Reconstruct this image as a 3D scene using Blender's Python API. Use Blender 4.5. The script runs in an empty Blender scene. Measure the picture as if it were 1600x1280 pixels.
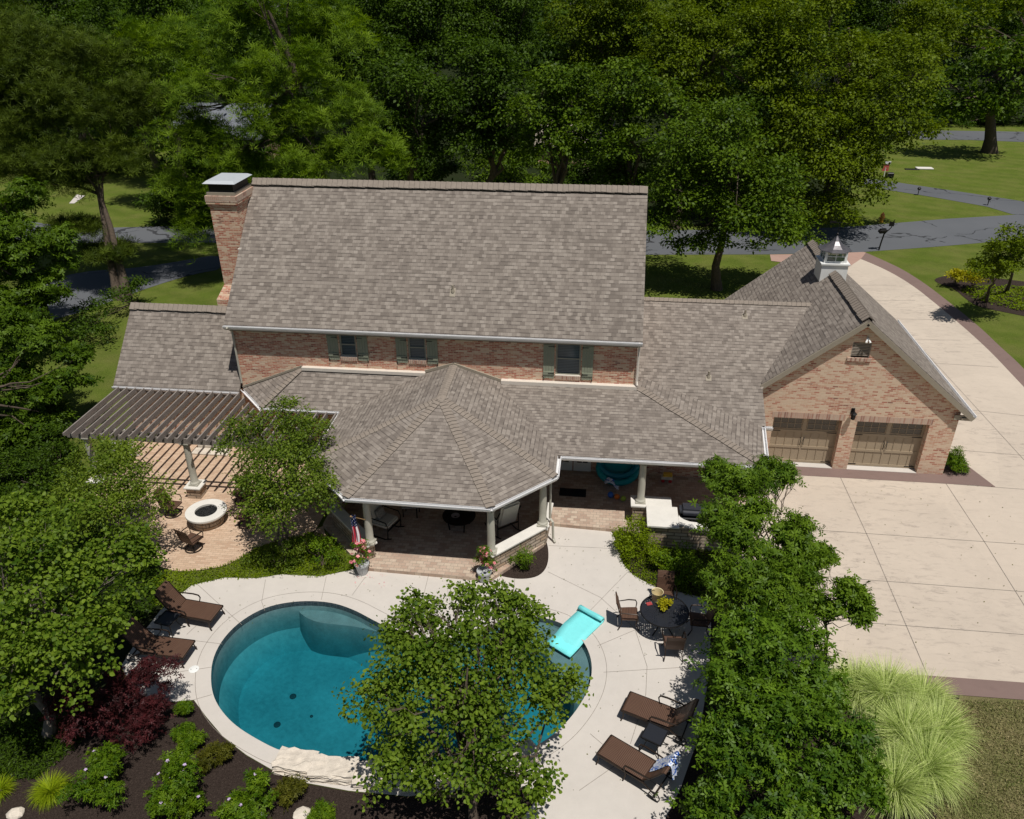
import bpy, bmesh, math, random
import numpy as np
from mathutils import Vector, Matrix
from mathutils.geometry import tessellate_polygon
random.seed(7); rng = np.random.default_rng(11)
S = bpy.context.scene
COL = S.collection
# ------------------------------------------------------------------ camera
CAMH = 16.5; FPX = 1246.0; CX, CY = 800.0, 640.0
def _axes():
    d = np.array([(965-CX)/FPX, (-42-CY)/FPX, 1.0]); Y = d/np.linalg.norm(d)
    h = np.array([math.cos(-0.0064), math.sin(-0.0064), 0])
    Z = np.cross(Y, h); Z /= np.linalg.norm(Z)
    if Z[1] > 0: Z = -Z
    X = np.cross(Y, Z)
    return np.array([X, Y, Z])
RM = _axes()
cam = bpy.data.objects.new('camera', bpy.data.cameras.new('camera')); COL.objects.link(cam)
cx_, cy_, cz_ = RM[:, 0], -RM[:, 1], -RM[:, 2]
cam.matrix_world = Matrix([[cx_[0], cy_[0], cz_[0], 0], [cx_[1], cy_[1], cz_[1], 0], [cx_[2], cy_[2], cz_[2], CAMH], [0, 0, 0, 1]])
cam.data.sensor_width = 36; cam.data.lens = FPX/1600*36; cam.data.clip_end = 3000; cam.data.clip_start = .1
S.camera = cam
S.render.resolution_x = 1024; S.render.resolution_y = 819
# ------------------------------------------------------------------ sun, sky, exposure
sund = Vector((0.22, -0.30, 1.0)).normalized()
elev = math.asin(sund.z); azim = math.atan2(sund.x, sund.y)
L = bpy.data.lights.new('sun', 'SUN'); L.energy = 4.7; L.angle = math.radians(.5); L.color = (1, .965, .915)
sun = bpy.data.objects.new('sun', L); COL.objects.link(sun)
sun.rotation_euler = sund.to_track_quat('Z', 'Y').to_euler()
W = bpy.data.worlds.new('World'); S.world = W; W.use_nodes = True
nt = W.node_tree; nt.nodes.clear()
sky = nt.nodes.new('ShaderNodeTexSky'); sky.sky_type = 'NISHITA'; sky.sun_disc = False
sky.sun_elevation = elev; sky.sun_rotation = azim; sky.altitude = 200
bg = nt.nodes.new('ShaderNodeBackground'); bg.inputs[1].default_value = .05
wo = nt.nodes.new('ShaderNodeOutputWorld')
nt.links.new(sky.outputs[0], bg.inputs[0]); nt.links.new(bg.outputs[0], wo.inputs[0])
S.view_settings.view_transform = 'Standard'; S.view_settings.look = 'None'
S.view_settings.exposure = -0.15; S.view_settings.gamma = 1
S.render.engine = 'CYCLES'
S.cycles.max_bounces = 6; S.cycles.diffuse_bounces = 3; S.cycles.glossy_bounces = 3
S.cycles.transparent_max_bounces = 12; S.cycles.transmission_bounces = 4

# ------------------------------------------------------------------ pixel -> world (design help: points on real planes)
def ray(u, v): return RM @ np.array([(u-CX)/FPX, (v-CY)/FPX, 1.0])
def G(u, v, z=0.0):
    r = ray(u, v); t = (z-CAMH)/r[2]; return Vector((r[0]*t, r[1]*t, z))
def PY(u, v, y):
    r = ray(u, v); t = y/r[1]; return Vector((r[0]*t, y, CAMH+r[2]*t))
def DEP(p):
    c = RM.T @ np.array([p[0], p[1], p[2]-CAMH]); return c[2]
def GL(pts, z=0.0): return [tuple(G(u, v, z))[:2] for u, v in pts]

# ------------------------------------------------------------------ object helpers
def setp(o, label=None, cat=None, group=None, kind=None):
    if label: o['label'] = label
    if cat: o['category'] = cat
    if group: o['group'] = group
    if kind: o['kind'] = kind
    return o
def thing(name, label, cat, loc=(0, 0, 0), rz=0, group=None):
    o = bpy.data.objects.new(name, None); COL.objects.link(o); o.location = loc; o.rotation_euler = (0, 0, rz)
    o.empty_display_size = .2
    return setp(o, label, cat, group)
def origin(o):
    v = Vector((0, 0, 0))
    while o is not None: v += o.location; o = o.parent
    return v
def uvbox(me):
    uv = me.uv_layers.new(name='UVMap')
    n = len(me.loops)
    if not n: return
    co = np.empty(len(me.vertices)*3); me.vertices.foreach_get('co', co); co = co.reshape(-1, 3)
    li = np.empty(n, dtype=np.int32); me.loops.foreach_get('vertex_index', li)
    fn = np.empty(len(me.polygons)*3); me.polygons.foreach_get('normal', fn); fn = fn.reshape(-1, 3)
    lt = np.empty(len(me.polygons), dtype=np.int32); me.polygons.foreach_get('loop_total', lt)
    nn = np.repeat(fn, lt, axis=0)
    t = np.stack([-nn[:, 1], nn[:, 0], np.zeros(n)], 1); l = np.linalg.norm(t, axis=1)
    flat = l < .02
    t[flat] = (1, 0, 0); l[flat] = 1
    t /= l[:, None]
    b = np.cross(nn, t); b[flat] = (0, 1, 0)
    p = co[li]
    out = np.stack([(p*t).sum(1), (p*b).sum(1)], 1)
    uv.data.foreach_set('uv', out.ravel())
def finish(name, me, mat, parent=None, world=True, smooth=False):
    me.materials.append(mat)
    o = bpy.data.objects.new(name, me); COL.objects.link(o)
    if parent is not None:
        o.parent = parent
        if world:
            d = origin(parent)
            if d.length > 0: me.transform(Matrix.Translation(-d))
    if smooth:
        me.polygons.foreach_set('use_smooth', [True]*len(me.polygons))
    return o
class MB:
    def __init__(s): s.v = []; s.f = []; s.sm = []
    def add(s, vs, fs, sm=False):
        k = len(s.v); s.v += [tuple(p) for p in vs]
        for f in fs: s.f.append(tuple(i+k for i in f)); s.sm.append(sm)
        return s
    def box(s, c, d, rz=0, M=None):
        x, y, z = d[0]/2, d[1]/2, d[2]/2
        vs = [Vector((a*x, b*y, e*z)) for a in (-1, 1) for b in (-1, 1) for e in (-1, 1)]
        if M is not None: vs = [M @ p for p in vs]
        if rz: R_ = Matrix.Rotation(rz, 3, 'Z'); vs = [R_ @ p for p in vs]
        vs = [p+Vector(c) for p in vs]
        return s.add(vs, [(0, 1, 3, 2), (4, 6, 7, 5), (0, 4, 5, 1), (2, 3, 7, 6), (0, 2, 6, 4), (1, 5, 7, 3)])
    def box2(s, a, b):
        return s.box([(a[i]+b[i])/2 for i in range(3)], [abs(b[i]-a[i]) for i in range(3)])
    def bar(s, p, q, w, h, up=(0, 0, 1)):
        p, q = Vector(p), Vector(q); d = (q-p); L_ = d.length
        if L_ < 1e-6: return s
        d.normalize(); u = Vector(up)
        if abs(d.dot(u)) > .98: u = Vector((1, 0, 0))
        a = d.cross(u).normalized(); b = a.cross(d)
        vs = []
        for e in (p, q):
            for i, j in ((-1, -1), (1, -1), (1, 1), (-1, 1)): vs.append(e+a*(i*w/2)+b*(j*h/2))
        return s.add(vs, [(0, 1, 2, 3), (7, 6, 5, 4), (0, 4, 5, 1), (1, 5, 6, 2), (2, 6, 7, 3), (3, 7, 4, 0)])
    def tube(s, pts, rad, n=8, cap=True):
        pts = [Vector(p) for p in pts]
        if not hasattr(rad, '__len__'): rad = [rad]*len(pts)
        rings = []; a = None
        for i, p in enumerate(pts):
            d = (pts[min(i+1, len(pts)-1)]-pts[max(i-1, 0)])
            if d.length < 1e-7: d = Vector((0, 0, 1))
            d.normalize()
            if a is None:
                a = d.orthogonal().normalized()
            else:
                a = (a-d*a.dot(d))
                a = a.normalized() if a.length > 1e-5 else d.orthogonal().normalized()
            b = d.cross(a)
            rings.append([p+(a*math.cos(2*math.pi*k/n)+b*math.sin(2*math.pi*k/n))*rad[i] for k in range(n)])
        vs = [q for r in rings for q in r]; fs = []
        for i in range(len(pts)-1):
            for k in range(n):
                k2 = (k+1) % n
                fs.append((i*n+k, i*n+k2, (i+1)*n+k2, (i+1)*n+k))
        if cap:
            fs.append(tuple(reversed(range(n)))); fs.append(tuple(range((len(pts)-1)*n, len(pts)*n)))
        return s.add(vs, fs, True)
    def lathe(s, c, prof, n=24, cap=True, sq=False):
        vs = []; fs = []
        for r, z in prof:
            for k in range(n):
                a = 2*math.pi*k/n
                vs.append((c[0]+r*math.cos(a), c[1]+r*math.sin(a), c[2]+z))
        for i in range(len(prof)-1):
            for k in range(n):
                k2 = (k+1) % n
                fs.append((i*n+k, i*n+k2, (i+1)*n+k2, (i+1)*n+k))
        if cap:
            fs.append(tuple(reversed(range(n)))); fs.append(tuple(range((len(prof)-1)*n, len(prof)*n)))
        return s.add(vs, fs, True)
    def prism(s, poly, z0, z1):
        n = len(poly)
        A = sum(poly[i][0]*poly[(i+1) % n][1]-poly[(i+1) % n][0]*poly[i][1] for i in range(n))
        if A < 0: poly = list(reversed(poly))
        vs = [(p[0], p[1], z0) for p in poly]+[(p[0], p[1], z1) for p in poly]
        fs = [(i, (i+1) % n, n+(i+1) % n, n+i) for i in range(n)]
        s.add(vs, fs)
        tr = tessellate_polygon([[Vector((p[0], p[1], 0)) for p in poly]])
        k = len(s.v)-2*n
        for t in tr:
            a, b, c = [Vector(poly[i]) for i in t]
            t = tuple(t)
            if (b-a).cross(c-a) < 0: t = (t[0], t[2], t[1])
            s.f.append(tuple(k+n+i for i in t)); s.sm.append(False)
            s.f.append(tuple(k+i for i in reversed(t))); s.sm.append(False)
        return s
    def slab(s, pts, th=.12):
        """planar-ish polygon given by its top face, thickness th downward"""
        pts = [Vector(p) for p in pts]; n = len(pts)
        nr = Vector((0, 0, 0))
        for i in range(n): nr += pts[i].cross(pts[(i+1) % n])
        if nr.z < 0: pts.reverse()
        dn = Vector((0, 0, -th))
        vs = pts+[p+dn for p in pts]
        fs = [tuple(range(n)), tuple(reversed(range(n, 2*n)))]+[(n+i, n+(i+1) % n, (i+1) % n, i) for i in range(n)]
        return s.add(vs, fs)
    def build(s, name, mat, parent=None, world=True, bevel=0, seg=1):
        me = bpy.data.meshes.new(name); me.from_pydata(s.v, [], s.f); me.update()
        if any(s.sm): me.polygons.foreach_set('use_smooth', s.sm)
        if bevel:
            bm = bmesh.new(); bm.from_mesh(me)
            bmesh.ops.bevel(bm, geom=[e for e in bm.edges if e.is_manifold and e.calc_face_angle(0) > .6], offset=bevel, segments=seg, affect='EDGES', clamp_overlap=True)
            bm.to_mesh(me); bm.free()
        uvbox(me)
        if any(s.sm):
            try: me.set_sharp_from_angle(angle=math.radians(40))
            except Exception: pass
        return finish(name, me, mat, parent, world)
def sheet(name, outer, z, mat, holes=(), parent=None, kind=None):
    """flat sheet of x,y points at height z with holes"""
    loops = [[Vector((p[0], p[1], 0)) for p in outer]]+[[Vector((p[0], p[1], 0)) for p in h] for h in holes]
    flat = [p for l in loops for p in l]
    fs = []
    for t in tessellate_polygon(loops):
        a, b, c = [flat[i] for i in t]; t = tuple(t)
        ar = (b-a).cross(c-a).z
        if abs(ar) < 1e-9: continue
        if ar < 0: t = (t[0], t[2], t[1])
        fs.append(t)
    m = MB(); m.add([(p.x, p.y, z) for p in flat], fs)
    o = m.build(name, mat, parent)
    if kind: setp(o, kind=kind)
    return o
def face_panel(mb, outer, holes, org, ux, uy, depth):
    """vertical wall face with openings; outer/holes in 2D, reveals of the given depth go along -n"""
    org, ux, uy = Vector(org), Vector(ux), Vector(uy); n = ux.cross(uy)
    loops = [[Vector((p[0], p[1], 0)) for p in outer]]+[[Vector((p[0], p[1], 0)) for p in h] for h in holes]
    flat = [p for l in loops for p in l]
    P3 = lambda p, d=0: org+ux*p[0]+uy*p[1]-n*d
    fs = []
    for t in tessellate_polygon(loops):
        a, b, c = [flat[i] for i in t]; t = tuple(t)
        ar = (b-a).cross(c-a).z
        if abs(ar) < 1e-9: continue
        if ar < 0: t = (t[0], t[2], t[1])
        fs.append(t)
    mb.add([P3(p) for p in flat], fs)
    for h in holes:
        k = len(h)
        for i in range(k):
            a, b = h[i], h[(i+1) % k]
            mb.add([P3(a), P3(b), P3(b, depth), P3(a, depth)], [(0, 1, 2, 3)])
def smooth_poly(pts, it=2, closed=True):
    for _ in range(it):
        q = []; n = len(pts)
        for i in range(n if closed else n-1):
            a, b = pts[i], pts[(i+1) % n]
            q.append((a[0]*.75+b[0]*.25, a[1]*.75+b[1]*.25)); q.append((a[0]*.25+b[0]*.75, a[1]*.25+b[1]*.75))
        if not closed: q = [pts[0]]+q+[pts[-1]]
        pts = q
    return pts
def copy_tree(o, parent=None):
    c = o.copy(); COL.objects.link(c); c.parent = parent
    for ch in list(o.children): copy_tree(ch, c)
    return c

# ------------------------------------------------------------------ materials
MATS = {}
class NT:
    def __init__(s, name):
        s.m = bpy.data.materials.new(name); s.m.use_nodes = True; s.t = s.m.node_tree; s.t.nodes.clear()
        s.out = s.n('ShaderNodeOutputMaterial'); MATS[name] = s.m
    def n(s, t, **k):
        x = s.t.nodes.new(t)
        for a, b in k.items(): setattr(x, a, b)
        return x
    def l(s, a, b): s.t.links.new(a, b)
    def val(s, x, sock):
        if hasattr(x, 'links') or isinstance(x, bpy.types.NodeSocket): s.l(x, sock)
        elif x is not None:
            if hasattr(sock.default_value, '__len__') and len(sock.default_value) == 4 and len(x) == 3: x = (*x, 1)
            sock.default_value = x
    def coord(s, which='Object'):
        return s.n('ShaderNodeTexCoord').outputs[which]
    def noise(s, scale, vec=None, detail=3, rough=.55, dist=0):
        x = s.n('ShaderNodeTexNoise'); x.inputs['Scale'].default_value = scale; x.inputs['Detail'].default_value = detail
        x.inputs['Roughness'].default_value = rough; x.inputs['Distortion'].default_value = dist
        if vec is not None: s.l(vec, x.inputs['Vector'])
        return x.outputs['Fac']
    def mapping(s, vec, scale=(1, 1, 1), loc=(0, 0, 0), rot=(0, 0, 0)):
        x = s.n('ShaderNodeMapping'); x.inputs['Scale'].default_value = scale; x.inputs['Location'].default_value = loc; x.inputs['Rotation'].default_value = rot
        s.l(vec, x.inputs['Vector']); return x.outputs[0]
    def ramp(s, fac, stops, interp='LINEAR'):
        x = s.n('ShaderNodeValToRGB'); x.color_ramp.interpolation = interp; e = x.color_ramp.elements
        while len(e) < len(stops): e.new(.5)
        for i, (p, c) in enumerate(stops):
            e[i].position = p; e[i].color = (*c, 1) if len(c) == 3 else c
        s.l(fac, x.inputs[0]); return x.outputs[0]
    def mix(s, f, a, b, mode='MIX'):
        x = s.n('ShaderNodeMix'); x.data_type = 'RGBA'; x.blend_type = mode
        s.val(f, x.inputs[0]); s.val(a, x.inputs[6]); s.val(b, x.inputs[7]); return x.outputs[2]
    def math(s, op, a, b=None):
        x = s.n('ShaderNodeMath', operation=op); s.val(a, x.inputs[0])
        if b is not None: s.val(b, x.inputs[1])
        return x.outputs[0]
    def bump(s, h, strength=.3, dist=.02):
        x = s.n('ShaderNodeBump'); x.inputs['Strength'].default_value = strength; x.inputs['Distance'].default_value = dist
        s.l(h, x.inputs['Height']); return x.outputs[0]
    def pbr(s, col, rough=.8, metal=0, normal=None, spec=.3):
        p = s.n('ShaderNodeBsdfPrincipled'); s.val(col, p.inputs['Base Color']); s.val(rough, p.inputs['Roughness'])
        p.inputs['Metallic'].default_value = metal; p.inputs['Specular IOR Level'].default_value = spec
        if normal is not None: s.l(normal, p.inputs['Normal'])
        s.l(p.outputs[0], s.out.inputs[0]); return p
def plain(name, col, rough=.7, metal=0, var=.12, scale=8, bump=0, spec=.3):
    t = NT(name); c = t.coord()
    f = t.noise(scale, c, 4); f2 = t.noise(scale*7, c, 3)
    a = tuple(x*(1-var) for x in col); b = tuple(min(1, x*(1+var)) for x in col)
    k = t.ramp(t.math('ADD', t.math('MULTIPLY', f, .65), t.math('MULTIPLY', f2, .35)), [(.3, a), (.7, b)])
    t.pbr(k, rough, metal, t.bump(f2, bump, .01) if bump else None, spec)
    return t.m
def _ntab(t, uv):
    b = t.n('ShaderNodeTexBrick'); b.offset = .29; b.inputs['Color1'].default_value = (0, 0, 0, 1); b.inputs['Color2'].default_value = (1, 1, 1, 1)
    b.inputs['Scale'].default_value = 1; b.inputs['Mortar Size'].default_value = 0; b.inputs['Brick Width'].default_value = .19; b.inputs['Row Height'].default_value = .145
    t.l(t.mapping(uv, loc=(.07, 0, 0)), b.inputs['Vector']); return b.outputs['Color']
NT.n_tab = _ntab
def shingle_mat():
    t = NT('shingles'); uv = t.coord('UV')
    def brick(scale_w, row, off, mort, vec):
        b = t.n('ShaderNodeTexBrick'); b.offset = off; b.offset_frequency = 2; b.squash = 1
        b.inputs['Color1'].default_value = (0, 0, 0, 1); b.inputs['Color2'].default_value = (1, 1, 1, 1); b.inputs['Mortar'].default_value = (.5, .5, .5, 1)
        b.inputs['Scale'].default_value = 1; b.inputs['Mortar Size'].default_value = mort; b.inputs['Mortar Smooth'].default_value = .3
        b.inputs['Brick Width'].default_value = scale_w; b.inputs['Row Height'].default_value = row; b.inputs['Bias'].default_value = 0
        t.l(vec, b.inputs['Vector']); return b
    nz = t.noise(1.3, uv, 2)
    b1 = brick(.16, .145, .37, .004, uv); b2 = brick(.22, .145, .61, .0, t.mapping(uv, loc=(.13, 0, 0)))
    mixv = t.math('ADD', t.math('MULTIPLY', b1.outputs['Color'], .68), t.math('MULTIPLY', b2.outputs['Color'], .32))
    col = t.ramp(mixv, [(.10, (.102, .080, .064)), (.34, (.162, .132, .108)), (.6, (.230, .193, .160)), (.9, (.312, .268, .225))])
    big = t.noise(.5, t.mapping(uv, scale=(1.6, .35, 1)), 4)
    col = t.mix(t.ramp(big, [(.45, (0, 0, 0)), (.75, (.35, .35, .35))]), col, (.15, .12, .10))
    gran = t.noise(90, uv, 2)
    col = t.mix(.35, col, t.ramp(gran, [(.3, (.15, .13, .11)), (.7, (.38, .34, .3))]))
    # course line: shadow under the butt edge of each row, painted dark
    sx = t.n('ShaderNodeSeparateXYZ'); t.l(uv, sx.inputs[0])
    fr = t.math('FRACT', t.math('DIVIDE', sx.outputs[1], .145))
    line = t.math('LESS_THAN', fr, .20)
    dark = t.math('MULTIPLY', line, t.math('MULTIPLY', t.math('ADD', t.math('MULTIPLY', t.math('GREATER_THAN', t.n_tab(uv), .6), .45), .22), 1.0))
    col = t.mix(dark, col, (.06, .05, .045))
    col = t.mix(t.math('MULTIPLY', b1.outputs['Fac'], .35), col, (.07, .06, .05))
    h = t.math('ADD', t.math('MULTIPLY', t.math('SUBTRACT', 1.0, fr), .6), t.math('MULTIPLY', mixv, .5))
    t.pbr(col, .92, 0, t.bump(h, .55, .02), .2)
    return t.m
def brick_mat(name, stops, mortar=(.42, .36, .29), bw=.2, bh=.067, ms=.009, sc=1, horizontal=False, vary=.5, bump=.5):
    t = NT(name); uv = t.coord('UV')
    b = t.n('ShaderNodeTexBrick'); b.offset = .5
    b.inputs['Color1'].default_value = (0, 0, 0, 1); b.inputs['Color2'].default_value = (1, 1, 1, 1); b.inputs['Mortar'].default_value = (.5, .5, .5, 1)
    b.inputs['Scale'].default_value = 1; b.inputs['Mortar Size'].default_value = ms; b.inputs['Mortar Smooth'].default_value = .25
    b.inputs['Brick Width'].default_value = bw; b.inputs['Row Height'].default_value = bh; b.inputs['Bias'].default_value = 0
    t.l(uv, b.inputs['Vector'])
    patch = t.noise(.9, uv, 3)
    v = t.math('ADD', t.math('MULTIPLY', b.outputs['Color'], 1-vary*.5), t.math('MULTIPLY', t.math('SUBTRACT', patch, .28), vary))
    col = t.ramp(v, stops)
    fine = t.noise(45, uv, 3)
    col = t.mix(.2, col, t.ramp(fine, [(.3, (.20, .14, .10)), (.7, (.75, .62, .50))]))
    sm = t.math('MULTIPLY', t.math('GREATER_THAN', t.noise(5.5, uv, 3), .55), .5)
    col = t.mix(t.math('MULTIPLY', sm, .4), col, mortar)
    col = t.mix(b.outputs['Fac'], col, mortar)
    hh = t.math('SUBTRACT', t.math('MULTIPLY', fine, .3), b.outputs['Fac'])
    t.pbr(col, .92, 0, t.bump(hh, bump, .012), .15)
    return t.m
M_SH = shingle_mat()
M_BR = brick_mat('tumbled_brick', [(.0, (.05, .026, .022)), (.11, (.40, .10, .06)), (.25, (.53, .24, .15)), (.40, (.64, .45, .31)), (.68, (.70, .53, .38)), (.80, (.48, .16, .10)), (.89, (.66, .48, .34)), (1, (.12, .05, .04))], (.64, .51, .38))
M_BR2 = brick_mat('red_brick', [(.0, (.08, .03, .022)), (.20, (.42, .09, .05)), (.38, (.54, .21, .125)), (.50, (.66, .46, .31)), (.62, (.70, .53, .38)), (.73, (.46, .12, .07)), (.88, (.60, .36, .23)), (1, (.25, .07, .045))], (.62, .49, .36), vary=.6)
M_SOLD = brick_mat('soldier_brick', [(.0, (.18, .06, .05)), (.3, (.42, .2, .14)), (.5, (.55, .40, .30)), (.8, (.5, .3, .22)), (1, (.58, .46, .36))], (.48, .4, .32), bw=.075, bh=.4, ms=.01)
M_PAV = brick_mat('patio_brick', [(.0, (.42, .26, .165)), (.4, (.52, .36, .24)), (.7, (.60, .43, .30)), (1, (.48, .31, .20))], (.36, .27, .19), bw=.24, bh=.1, ms=.007, bump=.3)
M_PAVP = brick_mat('porch_paver', [(.0, (.30, .19, .14)), (.4, (.44, .32, .24)), (.7, (.52, .42, .32)), (1, (.40, .26, .2))], (.3, .25, .2), bw=.22, bh=.14, ms=.008, bump=.3)
M_STONE = brick_mat('ledge_stone', [(.0, (.25, .2, .15)), (.3, (.42, .3, .2)), (.6, (.5, .42, .33)), (1, (.35, .3, .25))], (.16, .13, .1), bw=.42, bh=.13, ms=.018, bump=.9, vary=.8)
M_CAPST = plain('limestone_cap', (.66, .63, .57), .8, var=.08, scale=3, bump=.2)
M_ROCK = plain('rough_limestone', (.60, .53, .44), .9, var=.22, scale=5, bump=.9)
M_TRIM = plain('taupe_trim', (.30, .26, .20), .6, var=.06)
M_GUT = plain('gutter_metal', (.74, .73, .72), .4, .1, var=.08, scale=3)
M_FLASH = plain('cream_flashing', (.64, .58, .50), .5, var=.05)
M_COLM = plain('column_paint', (.42, .40, .33), .6, var=.05)
M_SHUT = plain('sage_shutter', (.265, .28, .205), .6, var=.06)
M_FRAME = plain('window_frame_paint', (.30, .30, .24), .6, var=.05)
M_IRON = plain('black_iron', (.014, .013, .013), .45, .3, var=.2)
M_BRONZE = plain('bronze_metal', (.035, .024, .018), .45, .5, var=.25)
M_WHITE = plain('white_paint', (.74, .74, .71), .5, var=.04)
M_LEADROOF = plain('weathered_copper', (.15, .14, .145), .4, .55, var=.35, scale=6)
M_BARK = plain('bark', (.10, .075, .055), .95, var=.4, scale=9, bump=.8)
M_BARKL = plain('pale_bark', (.17, .14, .11), .95, var=.35, scale=9, bump=.6)
M_DARKP = plain('dark_plastic', (.012, .012, .012), .5, var=.2)
M_CUSH = plain('cream_cushion', (.50, .48, .42), .95, var=.08, scale=20)
M_GDOOR = plain('tan_garage_door', (.36, .285, .195), .55, var=.04)
M_LAVA = plain('black_lava', (.02, .02, .02), .6, var=.9, scale=30, bump=1)
def glass_mat():
    t = NT('window_glass'); c = t.coord(); n_ = t.noise(2, c, 2)
    t.pbr(t.ramp(n_, [(.3, (.012, .016, .02)), (.7, (.05, .06, .065))]), .08, 0, None, .6); return t.m
M_GLASS = glass_mat()
M_GGLASS = plain('tinted_garage_glass', (.075, .062, .045), .15, var=.2, spec=.6)
def blind_mat():
    t = NT('blinds_behind_glass'); uv = t.coord('UV'); sx = t.n('ShaderNodeSeparateXYZ'); t.l(uv, sx.inputs[0])
    f = t.math('FRACT', t.math('MULTIPLY', sx.outputs[1], 16)); k = t.math('LESS_THAN', f, .45)
    t.pbr(t.mix(k, (.10, .13, .145), (.04, .055, .065)), .12, 0, None, .6); return t.m
M_BLIND = blind_mat()
def wicker_mat():
    t = NT('brown_wicker'); uv = t.coord('UV')
    sx = t.n('ShaderNodeSeparateXYZ'); t.l(uv, sx.inputs[0])
    f = t.math('SINE', t.math('MULTIPLY', sx.outputs[1], 150)); g = t.math('SINE', t.math('MULTIPLY', sx.outputs[0], 330))
    v = t.math('ADD', t.math('MULTIPLY', f, .35), t.math('MULTIPLY', g, .15)); v = t.math('ADD', v, .5)
    nz = t.noise(3, uv, 2)
    col = t.mix(t.math('MULTIPLY', nz, .5), t.ramp(v, [(.1, (.035, .016, .011)), (.9, (.13, .066, .040))]), (.12, .07, .043))
    t.pbr(col, .6, 0, t.bump(v, .5, .006), .35); return t.m
M_WICK = wicker_mat()
def wood_mat():
    t = NT('weathered_wood'); c = t.coord(); m = t.mapping(c, scale=(14, 1.2, 14)); n_ = t.noise(3, m, 5, .6); n2 = t.noise(.7, c, 2)
    col = t.ramp(n_, [(.25, (.14, .12, .105)), (.5, (.255, .225, .20)), (.8, (.37, .335, .30))])
    col = t.mix(t.math('MULTIPLY', n2, .35), col, (.14, .105, .085))
    t.pbr(col, .9, 0, t.bump(n_, .4, .01), .15); return t.m
M_WOOD = wood_mat()
def concrete_mat(name, base, stain, sc=1, amt=.4, streak=False, rough=.85):
    t = NT(name); c = t.coord()
    a = t.noise(.35*sc, c, 4, .6); b = t.noise(3*sc, c, 6, .65); d = t.noise(60, c, 3, .7)
    lo = tuple(x*.93 for x in base); hi = tuple(min(1, x*1.05) for x in base)
    col = t.ramp(t.math('ADD', t.math('MULTIPLY', a, .6), t.math('MULTIPLY', b, .4)), [(.35, lo), (.65, hi)])
    col = t.mix(t.ramp(d, [(.25, (.0, .0, .0)), (.75, (.14, .14, .14))]), col, tuple(x*.6 for x in base))
    if streak:
        vv = t.n('ShaderNodeTexVoronoi'); vv.inputs['Scale'].default_value = .28; t.l(c, vv.inputs['Vector']); sv = t.n('ShaderNodeSeparateColor'); t.l(vv.outputs['Color'], sv.inputs[0])
        col = t.mix(t.math('MULTIPLY', t.noise(.9, c, 5, .7), t.math('MULTIPLY', sv.outputs[0], .22)), col, stain)
        m = t.mapping(c, scale=(.7, 2.2, 1)); s1 = t.noise(2.2, m, 7, .78, .6); s2 = t.noise(.16, c, 2)
        msk = t.math('MULTIPLY', t.ramp(s1, [(.52, (0, 0, 0)), (.70, (1, 1, 1))]), t.ramp(s2, [(.38, (.15, .15, .15)), (.62, (1, 1, 1))]))
        col = t.mix(t.math('MULTIPLY', msk, amt), col, stain)
    else:
        s1 = t.noise(9, c, 3, .7); msk = t.ramp(s1, [(.70, (0, 0, 0)), (.78, (1, 1, 1))])
        col = t.mix(t.math('MULTIPLY', msk, amt*.5), col, stain)
    t.pbr(col, rough, 0, t.bump(d, .12, .005), .2); return t.m
M_DECK = concrete_mat('pool_deck_concrete', (.56, .515, .462), (.34, .30, .26))
M_DRIVE = concrete_mat('driveway_concrete', (.55, .468, .378), (.24, .20, .17), streak=True, amt=.8)
M_BAND = concrete_mat('stamped_border', (.21, .145, .125), (.12, .08, .07), streak=True, amt=.6)
M_BAND2 = concrete_mat('stamped_border_light', (.40, .26, .21), (.2, .13, .1), streak=True, amt=.5)
M_JOINT = plain('joint_dark', (.22, .19, .16), .9, var=.3)
M_SOFFIT = plain('soffit', (.28, .25, .2), .8)
def asphalt_mat():
    t = NT('asphalt'); c = t.coord()
    a = t.noise(.12, c, 4); d = t.noise(25, c, 4, .7)
    col = t.ramp(t.math('ADD', t.math('MULTIPLY', a, .6), t.math('MULTIPLY', d, .4)), [(.3, (.085, .090, .098)), (.7, (.125, .130, .138))])
    v = t.n('ShaderNodeTexVoronoi', feature='DISTANCE_TO_EDGE'); v.inputs['Scale'].default_value = .22
    wn = t.n('ShaderNodeTexNoise'); wn.inputs['Scale'].default_value = .5; wn.inputs['Detail'].default_value = 4; t.l(c, wn.inputs['Vector'])
    va_ = t.n('ShaderNodeVectorMath', operation='MULTIPLY_ADD'); t.l(wn.outputs['Color'], va_.inputs[0]); va_.inputs[1].default_value = (2.5, 2.5, 0); t.l(t.mapping(c, scale=(.7, 1, 1)), va_.inputs[2])
    t.l(va_.outputs[0], v.inputs['Vector'])
    nz = t.math('MULTIPLY', t.noise(.8, c, 4), .012)
    ln = t.math('MULTIPLY', t.math('LESS_THAN', v.outputs['Distance'], .010), t.math('GREATER_THAN', t.noise(.35, c, 3), .47))
    col = t.mix(t.math('MULTIPLY', ln, .8), col, (.018, .018, .02))
    t.pbr(col, .85, 0, t.bump(d, .2, .01), .3); return t.m
M_ASPH = asphalt_mat()
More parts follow.
